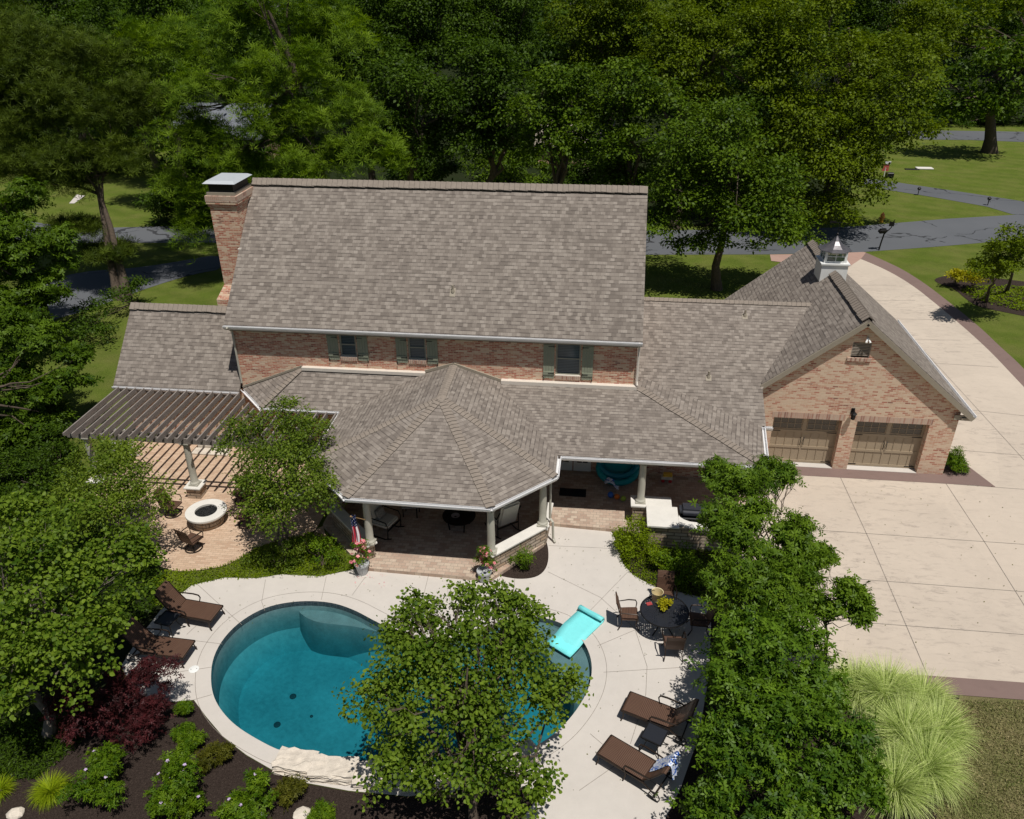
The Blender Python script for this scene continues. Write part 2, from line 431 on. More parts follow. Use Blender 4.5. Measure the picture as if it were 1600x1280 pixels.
def lawn_mat(name, g1, g2, dry, amt, stripes=0):
    t = NT(name); c = t.coord()
    a = t.noise(.18, c, 4, .6); b = t.noise(1.4, c, 6, .7); d = t.noise(40, t.mapping(c, scale=(1, .6, 1)), 4, .75); e = t.noise(.5, c, 5, .65)
    f3 = t.noise(5, c, 5, .75)
    col = t.ramp(t.math('ADD', t.math('MULTIPLY', a, .35), t.math('ADD', t.math('MULTIPLY', b, .35), t.math('MULTIPLY', f3, .30))), [(.38, g1), (.62, g2)])
    col = t.mix(t.math('MULTIPLY', t.ramp(e, [(.42, (0, 0, 0)), (.66, (1, 1, 1))]), amt), col, dry)
    col = t.mix(.45, col, t.ramp(d, [(.25, tuple(x*.35 for x in g1)), (.75, tuple(x*1.7 for x in g2))]))
    if stripes:
        sx = t.n('ShaderNodeSeparateXYZ'); t.l(t.mapping(c, rot=(0, 0, .5)), sx.inputs[0])
        w_ = t.math('SINE', t.math('MULTIPLY', t.math('ADD', sx.outputs[1], t.math('MULTIPLY', a, 2.0)), 3.6))
        col = t.mix(t.math('MULTIPLY', t.math('ADD', w_, 1.0), .06), col, tuple(x*1.7 for x in g2))
    t.pbr(col, .95, 0, t.bump(t.math('ADD', d, b), .9, .06), .1); return t.m
M_LAWN = lawn_mat('lawn', (.056, .088, .010), (.112, .146, .022), (.20, .175, .062), .65, 1)
M_DRY = lawn_mat('dry_lawn', (.12, .14, .04), (.17, .16, .065), (.32, .235, .14), 1.0)
M_SHADEL = lawn_mat('undergrowth_painted_shade', (.010, .017, .005), (.022, .032, .009), (.025, .020, .012), .5)  # near-black ground: tree shade is put into the colour
def mulch_mat():
    t = NT('mulch'); c = t.coord(); d = t.noise(22, c, 6, .8); a = t.noise(1.2, c, 4); s_ = t.noise(70, c, 1)
    col = t.ramp(d, [(.3, (.016, .011, .009)), (.55, (.050, .036, .029)), (.8, (.12, .088, .07))])
    col = t.mix(t.math('MULTIPLY', a, .3), col, (.045, .03, .024))
    col = t.mix(t.math('MULTIPLY', t.math('GREATER_THAN', s_, .76), .8), col, (.30, .24, .17))
    t.pbr(col, .95, 0, t.bump(d, 1, .05), .1); return t.m
M_MULCH = mulch_mat()
def leaf_mat(name, dark, light, trans=.35, spec=.35, rough=.5):
    t = NT(name); a = t.n('ShaderNodeAttribute'); a.attribute_name = 'tone'
    col = t.ramp(a.outputs['Fac'], [(0, dark), (1, light)])
    p = t.n('ShaderNodeBsdfPrincipled'); t.l(col, p.inputs['Base Color']); p.inputs['Roughness'].default_value = rough; p.inputs['Specular IOR Level'].default_value = spec
    tr = t.n('ShaderNodeBsdfTranslucent'); hs = t.n('ShaderNodeHueSaturation'); hs.inputs['Value'].default_value = 1.25; hs.inputs['Saturation'].default_value = 1.1
    t.l(col, hs.inputs['Color']); t.l(hs.outputs[0], tr.inputs[0])
    mx = t.n('ShaderNodeMixShader'); mx.inputs[0].default_value = trans
    t.l(p.outputs[0], mx.inputs[1]); t.l(tr.outputs[0], mx.inputs[2]); t.l(mx.outputs[0], t.out.inputs[0])
    return t.m
LM = dict(
    redbud=leaf_mat('redbud_leaves', (0.0450, 0.0960, 0.0054), (0.1861, 0.2658, 0.0249), .35, 0.14),
    palm=leaf_mat('hickory_leaves', (0.0414, 0.0902, 0.0055), (0.1399, 0.2254, 0.0147), .3, 0.16),
    magnolia=leaf_mat('laurel_leaves', (0.0306, 0.0792, 0.0038), (0.1300, 0.2235, 0.0126), .3, 0.23, .5),
    crape=leaf_mat('crape_leaves', (0.0484, 0.0938, 0.0072), (0.1698, 0.2346, 0.0213), .35, 0.16),
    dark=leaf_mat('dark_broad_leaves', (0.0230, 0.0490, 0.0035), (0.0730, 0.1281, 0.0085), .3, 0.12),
    oak=leaf_mat('oak_leaves', (0.0528, 0.0864, 0.0030), (0.1536, 0.2088, 0.0076), .35, 0.12),
    pear=leaf_mat('pear_leaves', (0.0336, 0.0702, 0.0035), (0.1168, 0.1854, 0.0085), .3, 0.14),
    cypress=leaf_mat('cypress_sprays', (0.0512, 0.1038, 0.0070), (0.2032, 0.3001, 0.0211), .4, 0.08),
    pine=leaf_mat('pine_needles', (0.0351, 0.0576, 0.0070), (0.1115, 0.1539, 0.0176), .3, 0.08),
    maple=leaf_mat('maple_leaves', (0.0298, 0.0660, 0.0049), (0.1182, 0.1945, 0.0137), .35, 0.14),
    cover=leaf_mat('ground_cover_leaves', (0.085, 0.137, 0.0025), (0.212, 0.284, 0.0063), .35, 0.13),
    yellow=leaf_mat('yellow_leaves', (0.233, 0.235, 0.0063), (0.488, 0.431, 0.0126), .35, 0.13),
    red=leaf_mat('red_maple_leaves', (.022, .007, .007), (.095, .020, .022), .25, .15),
    shrub=leaf_mat('shrub_leaves', (0.045, 0.106, 0.0042), (0.159, 0.247, 0.0109), .35, 0.14),
    olive=leaf_mat('olive_leaves', (0.053, 0.059, 0.0059), (0.148, 0.147, 0.0168), .35, 0.13),
    grass=leaf_mat('grass_blades', (.22, .32, .045), (.74, .80, .34), .35, .25),
    hakone=leaf_mat('golden_grass', (0.148, 0.235, 0.0050), (0.382, 0.451, 0.0147), .35, 0.13),
    turf=leaf_mat('turf_blades', (.12, .17, .03), (.44, .36, .19), .3, .1),
    pink=leaf_mat('pink_petals', (.65, .10, .16), (.90, .45, .45), .3, .2),
    lilac=leaf_mat('lilac_petals', (.55, .40, .65), (.75, .62, .78), .3, .2),
)

# ------------------------------------------------------------------ leaf clouds
SHAPES = {
    'diamond': ([(0, 0, 0), (.45, .30, .10), (1, 0, 0), (.45, -.30, .10)], [(0, 1, 2, 3)]),
    'broad': ([(0, 0, 0), (.22, .40, .10), (.66, .34, .08), (1, 0, -.05), (.66, -.34, .08), (.22, -.40, .10)], [(0, 1, 2, 3), (0, 3, 4, 5)]),
    'spray': ([(0, 0, 0), (.4, .13, .05), (1, 0, -.18), (.4, -.13, .05)], [(0, 1, 2, 3)]),
    'lance': ([(0, 0, 0), (.5, .16, .07), (1, 0, -.1), (.5, -.16, .07)], [(0, 1, 2, 3)]),
}
def _rosette(n, w, droop=.15):
    vs = []; fs = []
    for k in range(n):
        a = 2*math.pi*k/n+.3*math.sin(k*7.3); c_, s_ = math.cos(a), math.sin(a); L_ = .8+.2*math.sin(k*3.1+1)
        b = len(vs)
        for (x, y, z) in ((.08, 0, 0), (.5, w, .10), (1, 0, -droop), (.5, -w, .10)):
            x *= L_; vs.append((x*c_-y*s_, x*s_+y*c_, z))
        fs.append((b, b+1, b+2, b+3))
    return vs, fs
SHAPES['rosette'] = _rosette(6, .15)
SHAPES['rosette5'] = _rosette(5, .2, .1)
SHAPES['tuft'] = _rosette(9, .045, -.35)
def leaf_mesh(name, P, N, size, tone, mat, parent, shape='diamond', T=None):
    P = np.asarray(P, float); n = len(P); N = N/np.maximum(np.linalg.norm(N, axis=1, keepdims=True), 1e-6)
    if T is None: T = rng.normal(size=(n, 3))
    T = T-(T*N).sum(1, keepdims=True)*N; T /= np.maximum(np.linalg.norm(T, axis=1, keepdims=True), 1e-6)
    B = np.cross(N, T)
    tv, tf = SHAPES[shape]; tv = np.array(tv); k = len(tv); nf = len(tf)
    V = P[:, None, :]+size[:, None, None]*(tv[None, :, 0:1]*T[:, None, :]+tv[None, :, 1:2]*B[:, None, :]+tv[None, :, 2:3]*N[:, None, :])
    if parent is not None: V = V-np.array(origin(parent))
    V = V.reshape(-1, 3)
    F = (np.array(tf)[None, :, :]+(np.arange(n)*k)[:, None, None]).reshape(-1)
    me = bpy.data.meshes.new(name); me.vertices.add(len(V)); me.vertices.foreach_set('co', V.ravel())
    me.loops.add(len(F)); me.loops.foreach_set('vertex_index', F.astype(np.int32))
    np_ = n*nf; me.polygons.add(np_); me.polygons.foreach_set('loop_start', np.arange(np_, dtype=np.int32)*4)
    try: me.polygons.foreach_set('loop_total', np.full(np_, 4, dtype=np.int32))
    except Exception: pass
    a = me.attributes.new('tone', 'FLOAT', 'FACE'); a.data.foreach_set('value', np.repeat(np.clip(tone, 0, 1), nf).astype(np.float32))
    me.update(calc_edges=True); me.materials.append(mat)
    o = bpy.data.objects.new(name, me); COL.objects.link(o); o.parent = parent
    return o
def rdir(n, zmin=-.5):
    d = rng.normal(size=(int(n*2.5)+8, 3)); d /= np.linalg.norm(d, axis=1, keepdims=True); d = d[d[:, 2] > zmin]
    while len(d) < n: d = np.concatenate([d, d])
    return d[:n]
def crown_pts(blobs, dens, leaf, lobes=9, zmin=-.45, spread=.16, droop=0, up=.7, jit=.6, lobe_r=.42):
    """blobs: (cx,cy,cz,rx,ry,rz). two-level clumps: lobes on each blob, twig clusters on each lobe, leaves on each twig cluster"""
    Ps, Ns, Ts, LC = [], [], [], []
    for bl in blobs:
        c = np.array(bl[:3]); r = np.array(bl[3:6]); rm = float((r[0]*r[1]*r[2])**(1/3))
        nl = max(4, int(lobes)); d = rdir(nl, zmin)
        lc = c+d*r*rng.uniform(.45, .85, (nl, 1)); lr = rm*lobe_r*rng.uniform(.55, 1.25, nl); lt = rng.normal(0, .14, nl)
        LC += [(tuple(p), q) for p, q in zip(lc, lr)]
        for i in range(nl):
            area = 4*math.pi*lr[i]**2
            tot = int(dens*area/(leaf*leaf)); csz = 26; nc = max(3, tot//csz)
            e = rdir(nc, -.55); cc = lc[i]+e*lr[i]*rng.uniform(.55, 1.12, (nc, 1))*np.array([1.08, 1.08, .85])
            cr = lr[i]*spread*rng.uniform(.6, 1.4, nc)+leaf*.6; ct = lt[i]+rng.normal(0, .12, nc)
            off = rng.normal(size=(nc, csz, 3))*cr[:, None, None]*np.array([1, 1, .55])
            P = cc[:, None, :]+off
            if droop: P[:, :, 2] -= droop*(off[:, :, 0]**2+off[:, :, 1]**2)/np.maximum(cr[:, None], .01)
            N = np.array([0, 0, up])+e[:, None, :]*.55+rng.normal(size=(nc, csz, 3))*jit
            T = e[:, None, :]+off/np.maximum(cr[:, None, None], .01)*.8+np.array([0, 0, -.25-droop])+rng.normal(size=(nc, csz, 3))*.5
            Ps.append(P.reshape(-1, 3)); Ns.append(N.reshape(-1, 3)); Ts.append(T.reshape(-1, 3))
            LC[-nl+i] = LC[-nl+i]
            crown_pts.t.append((.5+ct[:, None]+rng.normal(0, .22, (nc, csz))).reshape(-1))
    P = np.concatenate(Ps); N = np.concatenate(Ns); T = np.concatenate(Ts); tone = np.concatenate(crown_pts.t); crown_pts.t = []
    k = P[:, 2] > .04
    return P[k], N[k], T[k], tone[k], LC
crown_pts.t = []
def wander(a, b, n, amp):
    a, b = Vector(a), Vector(b); L_ = (b-a).length; pts = [a]
    for i in range(1, n): pts.append(a.lerp(b, i/n)+Vector((random.gauss(0, 1), random.gauss(0, 1), random.gauss(0, .5)))*amp*L_*math.sin(math.pi*i/n))
    return pts+[b]
def make_tree(name, label, cat, base, blobs, leaf=.2, twigs=2, wob=.03, dens=.9, mat='dark', shape='diamond', trunk_r=.25, lobes=9, group=None, bark=None,
              fork=.4, nlimb=10, stems=1, lean=(0, 0), parts=('trunk', 'crown'), trunk_top=None, tonebias=0, **kw):
    base = Vector(base); t = thing(name, label, cat, base, 0, group)
    P, N, T, tone, LC = crown_pts(blobs, dens, leaf, lobes, **kw)
    size = leaf*rng.uniform(.65, 1.35, len(P))
    leaf_mesh(parts[1], P, N, size, tone+tonebias, LM[mat], t, shape, T)
    cen = np.mean([b[:3] for b in blobs], axis=0); top = max(b[2]+b[5]*.5 for b in blobs)
    mb = MB()
    for s_ in range(stems):
        off = Vector((math.cos(s_*6.283/stems+2.9), math.sin(s_*6.283/stems+2.9), 0))*(.0 if stems == 1 else trunk_r*1.25)
        tp = Vector((cen[0]*.7+base.x*.3+lean[0], cen[1]*.7+base.y*.3+lean[1], top*.88))+off*5*(stems > 1)
        if trunk_top is not None: tp = Vector(trunk_top)
        path = wander(base+off+Vector((0, 0, -.1)), tp, 6, wob)
        n = len(path); rr = [trunk_r*(1.35 if i == 0 else 1)*(1-.82*i/(n-1)) for i in range(n)]
        mb.tube(path, rr, 9)
        picks = random.sample(LC, min(nlimb//stems+1, len(LC)))
        for (p, r) in picks:
            f = random.uniform(fork, .85); k = f*(n-1); i = int(k); q = path[i].lerp(path[min(i+1, n-1)], k-i); r0 = trunk_r*(1-.8*f)*.6
            lp = wander(q, Vector(p), 4, .07)
            mb.tube(lp, [r0, r0*.75, r0*.5, r0*.3, r0*.12], 6)
            for _ in range(twigs):
                e = Vector(p)+Vector(tuple(rdir(1, -.2)[0]))*r*.8
                mb.tube(wander(lp[3], e, 3, .08), [r0*.3, r0*.2, r0*.12, r0*.06], 5)
    mb.build(parts[0], MATS[bark] if bark else M_BARK, t)
    return t
def BL(u, v, Y, ru, rv, ry=None):
    """blob given where it is seen and how far away (Y) it stands"""
    c = PY(u, v, Y); s_ = DEP(c)/FPX; rx = ru*s_; rz = rv*s_*1.05
    return (c.x, c.y, c.z, rx, ry if ry else (rx+rz)/2*.95, rz)
def make_shrub(name, label, base, blobs, leaf=.06, dens=.9, mat='shrub', shape='diamond', group=None, lobes=7, flowers=None, cat='shrub', **kw):
    base = Vector(base); t = thing(name, label, cat, base, 0, group)
    P, N, T, tone, LC = crown_pts(blobs, dens, leaf, lobes, **kw)
    leaf_mesh('foliage', P, N, leaf*rng.uniform(.65, 1.35, len(P)), tone, LM[mat], t, shape, T)
    mb = MB()
    for (p, r) in random.sample(LC, min(7, len(LC))):
        mb.tube(wander(base+Vector((random.uniform(-.05, .05), random.uniform(-.05, .05), -.02)), Vector(p), 3, .08), [.02, .015, .01, .004], 5)
    mb.build('stem', M_BARK, t)
    if flowers:
        nf, fm, fs = flowers
        for _ in range(nf):
            p, r = random.choice(LC); d = rdir(1, .15)[0]; q = np.array(p)+d*r*1.15
            k = 5; a = np.linspace(0, 2*math.pi, k, endpoint=False)
            T_ = np.stack([np.cos(a), np.sin(a), np.full(k, .25)], 1)
            leaf_mesh('blossom', np.repeat(q[None], k, 0), np.array([[0, 0, 1.]]*k)+rng.normal(0, .15, (k, 3))+d*.4, np.full(k, fs), rng.uniform(.1, .9, k), LM[fm], t, 'broad', T_)
    return t

# ================================================================== SETTING
def ring_of(px, it=2): return smooth_poly(GL(px), it)
POOLPX = [(329, 1062), (332, 1030), (347, 1000), (374, 972), (410, 951), (445, 942), (483, 939), (520, 942), (553, 953), (584, 970), (620, 988), (662, 1000), (705, 1000), (750, 984), (795, 968),
          (835, 963), (872, 971), (900, 988), (918, 1012), (926, 1040), (922, 1072), (905, 1105), (878, 1138), (840, 1166), (790, 1188), (720, 1203), (640, 1203), (545, 1194), (480, 1183), (437, 1174), (395, 1152), (365, 1132), (345, 1110), (333, 1088)]
POOL = ring_of(POOLPX, 2)
def offset_poly(poly, d):
    n = len(poly); out = []
    A = sum(poly[i][0]*poly[(i+1) % n][1]-poly[(i+1) % n][0]*poly[i][1] for i in range(n))
    sg = 1 if A > 0 else -1
    for i in range(n):
        a, b = poly[i-1], poly[(i+1) % n]; t = Vector((b[0]-a[0], b[1]-a[1])).normalized()
        out.append((poly[i][0]+t.y*d*sg, poly[i][1]-t.x*d*sg))
    return out
sheet('ground', [(-260, -30), (260, -30), (260, 420), (-260, 420)], -.012, M_LAWN, [POOL], kind='structure')
# streets
street = GL([(1010, 398), (1200, 397.5), (1345, 394), (1457, 386), (1528, 380), (1600, 373)])+[(60, 66), (120, 84), (120, 93), (60, 76)]+GL([(1600, 333.6), (1582, 336), (1481, 341.8), (1340, 353.5), (1250, 358), (1010, 360)])+GL([(330, 352), (120, 357)])+[(-60, 61), (-120, 60), (-120, 53)]+GL([(120, 380), (330, 379)])
sheet('street', street, 0.0, M_ASPH, kind='structure')
side = smooth_poly(GL([(350, 420), (300, 429), (240, 447), (170, 472), (130, 487), (80, 500), (20, 530), (20, 470), (75, 443), (120, 425), (200, 420), (260, 412), (350, 396)]), 1)+[]
sheet('side_street', side, .004, M_ASPH, kind='structure')
farlane = GL([(1375, 281), (1434, 290), (1516, 302), (1600, 315), (1680, 330), (1640, 336), (1582, 335), (1542, 323), (1457, 308), (1375, 295), (1340, 292), (1340, 279)])
sheet('neighbour_driveway', farlane, .006, M_ASPH, kind='structure')
sheet('far_street', GL([(1440, 218), (1520, 219), (1600, 222), (1700, 228), (1700, 212), (1600, 206), (1464, 204), (1400, 206)]), .004, M_ASPH, kind='structure')
sheet('far_path', GL([(108, 318), (116, 318), (133, 306), (120, 304)]), .008, M_DECK, kind='structure')
# driveway and stamped borders
lane_in = smooth_poly(GL([(1345, 405), (1372, 416), (1400, 430), (1430, 449), (1460, 473), (1490, 498), (1520, 524), (1550, 552), (1580, 584), (1600, 605), (1650, 660)]), 2, False)
lane_out = smooth_poly(GL([(1353, 395), (1385, 409), (1412, 422), (1445, 443), (1475, 466), (1505, 490), (1535, 515), (1565, 544), (1590, 566), (1612, 590), (1665, 642)]), 2, False)
drive = [(4.6, 26.05), (13.0, 26.05), (14.55, 26.02), (13.35, 29.3), (13.35, 36), (12.2, 45), tuple(G(1321, 420))[:2]]+lane_in+[(24, 24), (24, 16.5), (9.0, 16.42), (4.6, 16.42)]
sheet('driveway', drive, .006, M_DRIVE, kind='structure')
sheet('driveway_border', lane_in+list(reversed(lane_out)), .008, M_BAND, kind='structure')
sheet('driveway_apron', GL([(1353, 395), (1345, 405), (1321, 421), (1205, 408), (1203, 398), (1270, 397), (1350, 394)]), .010, M_BAND2, kind='structure')
sheet('garage_border', [(4.6, 26.7), (13.1, 26.7), (13.1, 29.5), (13.5, 29.3), (14.6, 26.0), (14.6, 25.95), (13.9, 26.0), (4.6, 26.0)], .014, M_BAND, kind='structure')
sheet('drive_edge_border', [(8.6, 16.42), (24, 16.6), (24, 16.0), (8.6, 15.82)], .014, M_BAND, kind='structure')
def joints(name, lines, z, w=.022, parent=None):
    m = MB()
    for ln in lines:
        for a, b in zip(ln[:-1], ln[1:]):
            a, b = Vector((*a[:2], z)), Vector((*b[:2], z)); d = (b-a)
            if d.length < 1e-4: continue
            d.normalize(); s_ = Vector((-d.y, d.x, 0))*w/2
            m.add([a-s_, b-s_, b+s_, a+s_], [(0, 1, 2, 3)])
    return setp(m.build(name, M_JOINT), kind='structure')
jl = [GL(l) for l in [[(1313, 746), (1361, 850), (1451, 1060)], [(1478, 756), (1540, 850), (1640, 1010)], [(1150, 820), (1600, 851)], [(1150, 891), (1600, 925)], [(1200, 962), (1600, 992)], [(1425, 528), (1600, 719)],
                      [(1452, 700), (1600, 712)], [(1490, 757), (1600, 765)], [(1478, 637), (1600, 650)], [(1415, 565), (1560, 574)], [(1380, 530), (1500, 532)], [(1375, 498), (1470, 500)], [(1355, 470), (1430, 470)], [(1340, 446), (1400, 446)]]]
joints('driveway_joints', jl, .011, .022)
# pool deck
DECKPX = [(250, 955), (268, 940), (300, 915), (350, 903), (400, 904), (440, 898), (500, 901), (540, 893), (560, 888), (585, 882), (735, 893), (745, 884), (790, 850), (850, 812), (856, 806), (975, 815), (955, 830), (965, 852), (973, 880), (985, 895), (1003, 907), (1022, 916), (1060, 925),
          (1096, 934), (1112, 950), (1107, 1060), (1092, 1150), (1064, 1230), (1030, 1300), (1000, 1400), (820, 1500), (800, 1300), (850, 1235), (760, 1225), (640, 1245), (545, 1236), (480, 1224), (430, 1206), (385, 1180), (350, 1153), (322, 1120), (303, 1094), (249, 1099), (205, 1078), (190, 1040), (215, 1000)]
sheet('pool_deck', GL(DECKPX), .010, M_DECK, [POOL], kind='structure')
cop = offset_poly(POOL, .40)
jd = [[(309, 914), (378, 977)], [(415, 906), (409, 941), (414, 955)], [(510, 901), (502, 938)], [(310, 975), (292, 992)], [(299, 1001), (348, 1007)], [(256, 1054), (331, 1043)], [(303, 1094), (331, 1086)], [(671, 894), (657, 951), (650, 1000)], [(571, 902), (550, 931)],
      [(856, 894), (938, 934), (992, 983), (1011, 1042), (1009, 1086), (985, 1163)], [(981, 894), (916, 961)], [(933, 1010), (992, 985)], [(943, 1051), (1057, 1044), (1105, 1040)], [(922, 1147), (942, 1164), (1040, 1238)], [(905, 1236), (985, 1180)], [(857, 853), (965, 858)], [(805, 897), (800, 960)]]
copl = [p for p in cop]+[cop[0]]
joints('deck_joints', [GL(l) for l in jd]+[copl], .0145, .011)
setp(bpy.data.objects['deck_joints'], kind='structure')
# mulch beds
mb1 = GL([(303, 1095), (322, 1121), (350, 1154), (385, 1181), (430, 1207), (480, 1225), (545, 1237), (640, 1246), (760, 1226), (850, 1236), (830, 1300), (830, 1500), (-200, 1500), (-200, 1235), (60, 1215), (140, 1140), (180, 1090), (205, 1079), (249, 1100)])
sheet('mulch_bed', mb1, .006, M_MULCH, kind='structure')
sheet('mulch_bed_round', smooth_poly(GL([(748, 882), (762, 894), (790, 903), (820, 906), (845, 900), (857, 882), (857, 855), (850, 838), (835, 820), (790, 840)]), 2), .015, M_MULCH, kind='structure')
sheet('mulch_bed_lawn', smooth_poly(GL([(1458, 436), (1480, 430), (1520, 430), (1600, 440), (1680, 450), (1680, 510), (1600, 494), (1560, 486), (1530, 480), (1512, 470), (1490, 450), (1465, 443)]), 2), .004, M_MULCH, kind='structure')
sheet('bed_painted_shade', GL([(-300, 1236), (60, 1214), (140, 1140), (190, 1080), (190, 1040), (215, 1000), (250, 955), (262, 893), (200, 830), (120, 770), (110, 690), (60, 640), (0, 640), (-500, 640), (-500, 1236)]), .002, M_SHADEL, kind='structure')  # bed colour carries the shade of the left trees
sheet('shaded_bed_right', GL([(1022, 916), (1096, 934), (1112, 950), (1107, 1060), (1092, 1150), (1064, 1230), (1030, 1300), (1440, 1500), (1460, 1300), (1480, 1180), (1500, 1085), (1300, 1075), (1230, 1000), (1200, 900), (1150, 800), (1110, 830), (1010, 850), (975, 815), (955, 830), (965, 852), (985, 895)]), .002, M_MULCH, kind='structure')
dry = GL([(1300, 1070), (1600, 1094), (1900, 1110), (1900, 1700), (1380, 1700), (1400, 1400), (1450, 1200)])
sheet('dry_lawn', dry, -.004, M_DRY, kind='structure')
sheet('brick_patio', [(-18.6, 25.8), (-9.2, 25.8), (-9.2, 20.4), (-8.6, 20.2)]+smooth_poly(GL([(505, 822), (470, 840), (430, 846), (398, 858), (375, 874), (345, 887), (300, 893), (262, 893), (225, 868), (190, 830), (150, 790)]), 2, False)+[(-18.9, 21.5)], .012, M_PAV, kind='structure')
# porch floor (bay and right part), one shallow step up
m = MB()
bay = [(-9.0, 25.8), (-9.0, 21.0), (-7.3, 19.25), (-6.9, 18.95), (-2.95, 18.85), (-1.45, 20.75), (-1.45, 21.9), (1.5, 21.75), (1.9, 21.3), (5.5, 21.3), (5.5, 25.8)]
m.prism(bay, -.05, .13); setp(m.build('porch_floor', M_PAVP), kind='structure')

# ------------------------------------------------------------------ pool
t = NT('pool_plaster'); c = t.coord(); f = t.noise(.5, c, 4); d = t.noise(7, c, 5, .7)
t.pbr(t.ramp(t.math('ADD', t.math('MULTIPLY', f, .6), t.math('MULTIPLY', d, .4)), [(.35, (.17, .26, .27)), (.65, (.36, .46, .46))]), .9)  # broad pale patches paint drifting caustic light into the plaster
M_PLAST = t.m
M_DRAIN = plain('grey_drain', (.05, .06, .065), .6)
t = NT('pool_tile'); uv = t.coord('UV'); b = t.n('ShaderNodeTexBrick'); b.offset = 0; b.inputs['Scale'].default_value = 1; b.inputs['Brick Width'].default_value = .12; b.inputs['Row Height'].default_value = .075; b.inputs['Mortar Size'].default_value = .004
b.inputs['Color1'].default_value = (.03, .045, .055, 1); b.inputs['Color2'].default_value = (.06, .08, .09, 1); b.inputs['Mortar'].default_value = (.12, .13, .13, 1)
t.l(uv, b.inputs['Vector']); t.pbr(b.outputs['Color'], .25, 0, None, .5)
M_TILE = t.m
pool = thing('swimming_pool', 'kidney shaped swimming pool with dark tile band in pale concrete deck', 'pool', (-5, 14.5, 0))
m = MB(); A_ = POOL; B_ = offset_poly(POOL, -.015); n = len(A_)
vs = [(p[0], p[1], .012) for p in A_]+[(p[0], p[1], -.16) for p in B_]
ccw = sum(A_[i][0]*A_[(i+1) % n][1]-A_[(i+1) % n][0]*A_[i][1] for i in range(n)) > 0
m.add(vs, [((i, n+i, n+(i+1) % n, (i+1) % n) if ccw else (i, (i+1) % n, n+(i+1) % n, n+i)) for i in range(n)])
m.build('tile_band', M_TILE, pool)
m = MB(); C_ = offset_poly(POOL, -.03); D_ = offset_poly(POOL, -.45); zf = -1.55
k0 = len(B_)
ringz = [(B_, -.16), (C_, -1.0), (D_, zf)]
for (a, za), (b_, zb_) in zip(ringz[:-1], ringz[1:]):
    m.add([(p[0], p[1], za) for p in a]+[(p[0], p[1], zb_) for p in b_], [((i, n+i, n+(i+1) % n, (i+1) % n) if ccw else (i, (i+1) % n, n+(i+1) % n, n+i)) for i in range(n)], True)
loops = [[Vector((p[0], p[1], 0)) for p in D_]]
m.add([(p[0], p[1], zf) for p in D_], [tuple(t_) for t_ in tessellate_polygon(loops)])
m.build('shell', M_PLAST, pool)
M_STEP = plain('step_plaster', (.13, .185, .19), .9, var=.2, scale=3)
M_RISER = plain('riser_shade_plaster', (.17, .27, .28), .9, var=.25, scale=2)  # riser colour darkened to stand in for the dark reflection below the step
def ledge(px, z, it=2):
    pl = smooth_poly(GL(px, -.2), it); n_ = len(pl)
    m = MB(); m.add([(p[0], p[1], z) for p in pl], [tuple(t_) for t_ in tessellate_polygon([[Vector((p[0], p[1], 0)) for p in pl]])]); st_ = m.build('step', M_STEP, pool)
    m = MB(); fo = offset_poly(pl, .10)
    m.add([(p[0], p[1], z) for p in pl]+[(p[0], p[1], zf+.01) for p in fo], [(i, (i+1) % n_, n_+(i+1) % n_, n_+i) for i in range(n_)]); m.build('riser', M_RISER, st_)
ledge([(462, 946), (500, 938), (530, 942), (560, 952), (600, 972), (645, 992), (645, 1000), (605, 985), (560, 974), (522, 970), (495, 967), (474, 958)], -.34)
ledge([(790, 965), (835, 960), (872, 968), (900, 986), (920, 1010), (926, 1040), (918, 1078), (900, 1105), (882, 1070), (864, 1030), (825, 1000)], -.24)
def in_poly(P, poly):
    x, y = P[:, 0], P[:, 1]; c = np.zeros(len(P), bool); n = len(poly)
    for i in range(n):
        x0, y0 = poly[i]; x1, y1 = poly[(i+1) % n]
        if y0 == y1: continue
        k = ((y0 > y) != (y1 > y)) & (x < (x1-x0)*(y-y0)/(y1-y0)+x0); c ^= k
    return c
for (u, v) in ((456, 1079), (431, 1123), (485, 1110)):
    p = G(u, v, -1.3); m = MB(); r_ = .095 if u != 485 else .045
    m.lathe((p.x, p.y, -1.548), [(r_, 0), (r_, .02), (r_*.7, .03), (.002, .03)], 16); m.build('drain_cover', M_DRAIN, pool)
# water: clear tinted body with a lightly rippled face
t = NT('pool_water'); c = t.coord()
w1 = t.noise(2.6, c, 3, .5, .6); w2 = t.noise(11, c, 4, .7, .8)
bp = t.bump(t.math('ADD', t.math('MULTIPLY', w1, .6), t.math('MULTIPLY', w2, .4)), .5, .05)
gl = t.n('ShaderNodeBsdfGlossy'); gl.inputs['Roughness'].default_value = .03; t.l(bp, gl.inputs['Normal'])
tb = t.n('ShaderNodeBsdfTransparent'); fr = t.n('ShaderNodeFresnel'); fr.inputs[0].default_value = 1.33; t.l(bp, fr.inputs['Normal'])
mx = t.n('ShaderNodeMixShader'); t.l(fr.outputs[0], mx.inputs[0]); t.l(tb.outputs[0], mx.inputs[1]); t.l(gl.outputs[0], mx.inputs[2]); t.l(mx.outputs[0], t.out.inputs[0])
va = t.n('ShaderNodeVolumeAbsorption'); va.inputs['Color'].default_value = (.0, .70, .77, 1); va.inputs['Density'].default_value = .95
t.l(va.outputs[0], t.out.inputs['Volume'])
M_WATER = t.m
E_ = offset_poly(POOL, .02)
m = MB(); m.prism(E_, -1.9, -.062)
wt = m.build('pool_water', M_WATER); setp(wt, kind='structure')

# ================================================================== HOUSE
house = thing('brick_house', 'long brick house with weathered brown shingle roofs, sage shutters and an attached two door garage', 'house', (-5, 28, 0))
XL, XR, YF, YB = -13.45, 1.36, 25.8, 34.1
def gable_poly_x(y0, y1, ze, yr, zr): return None
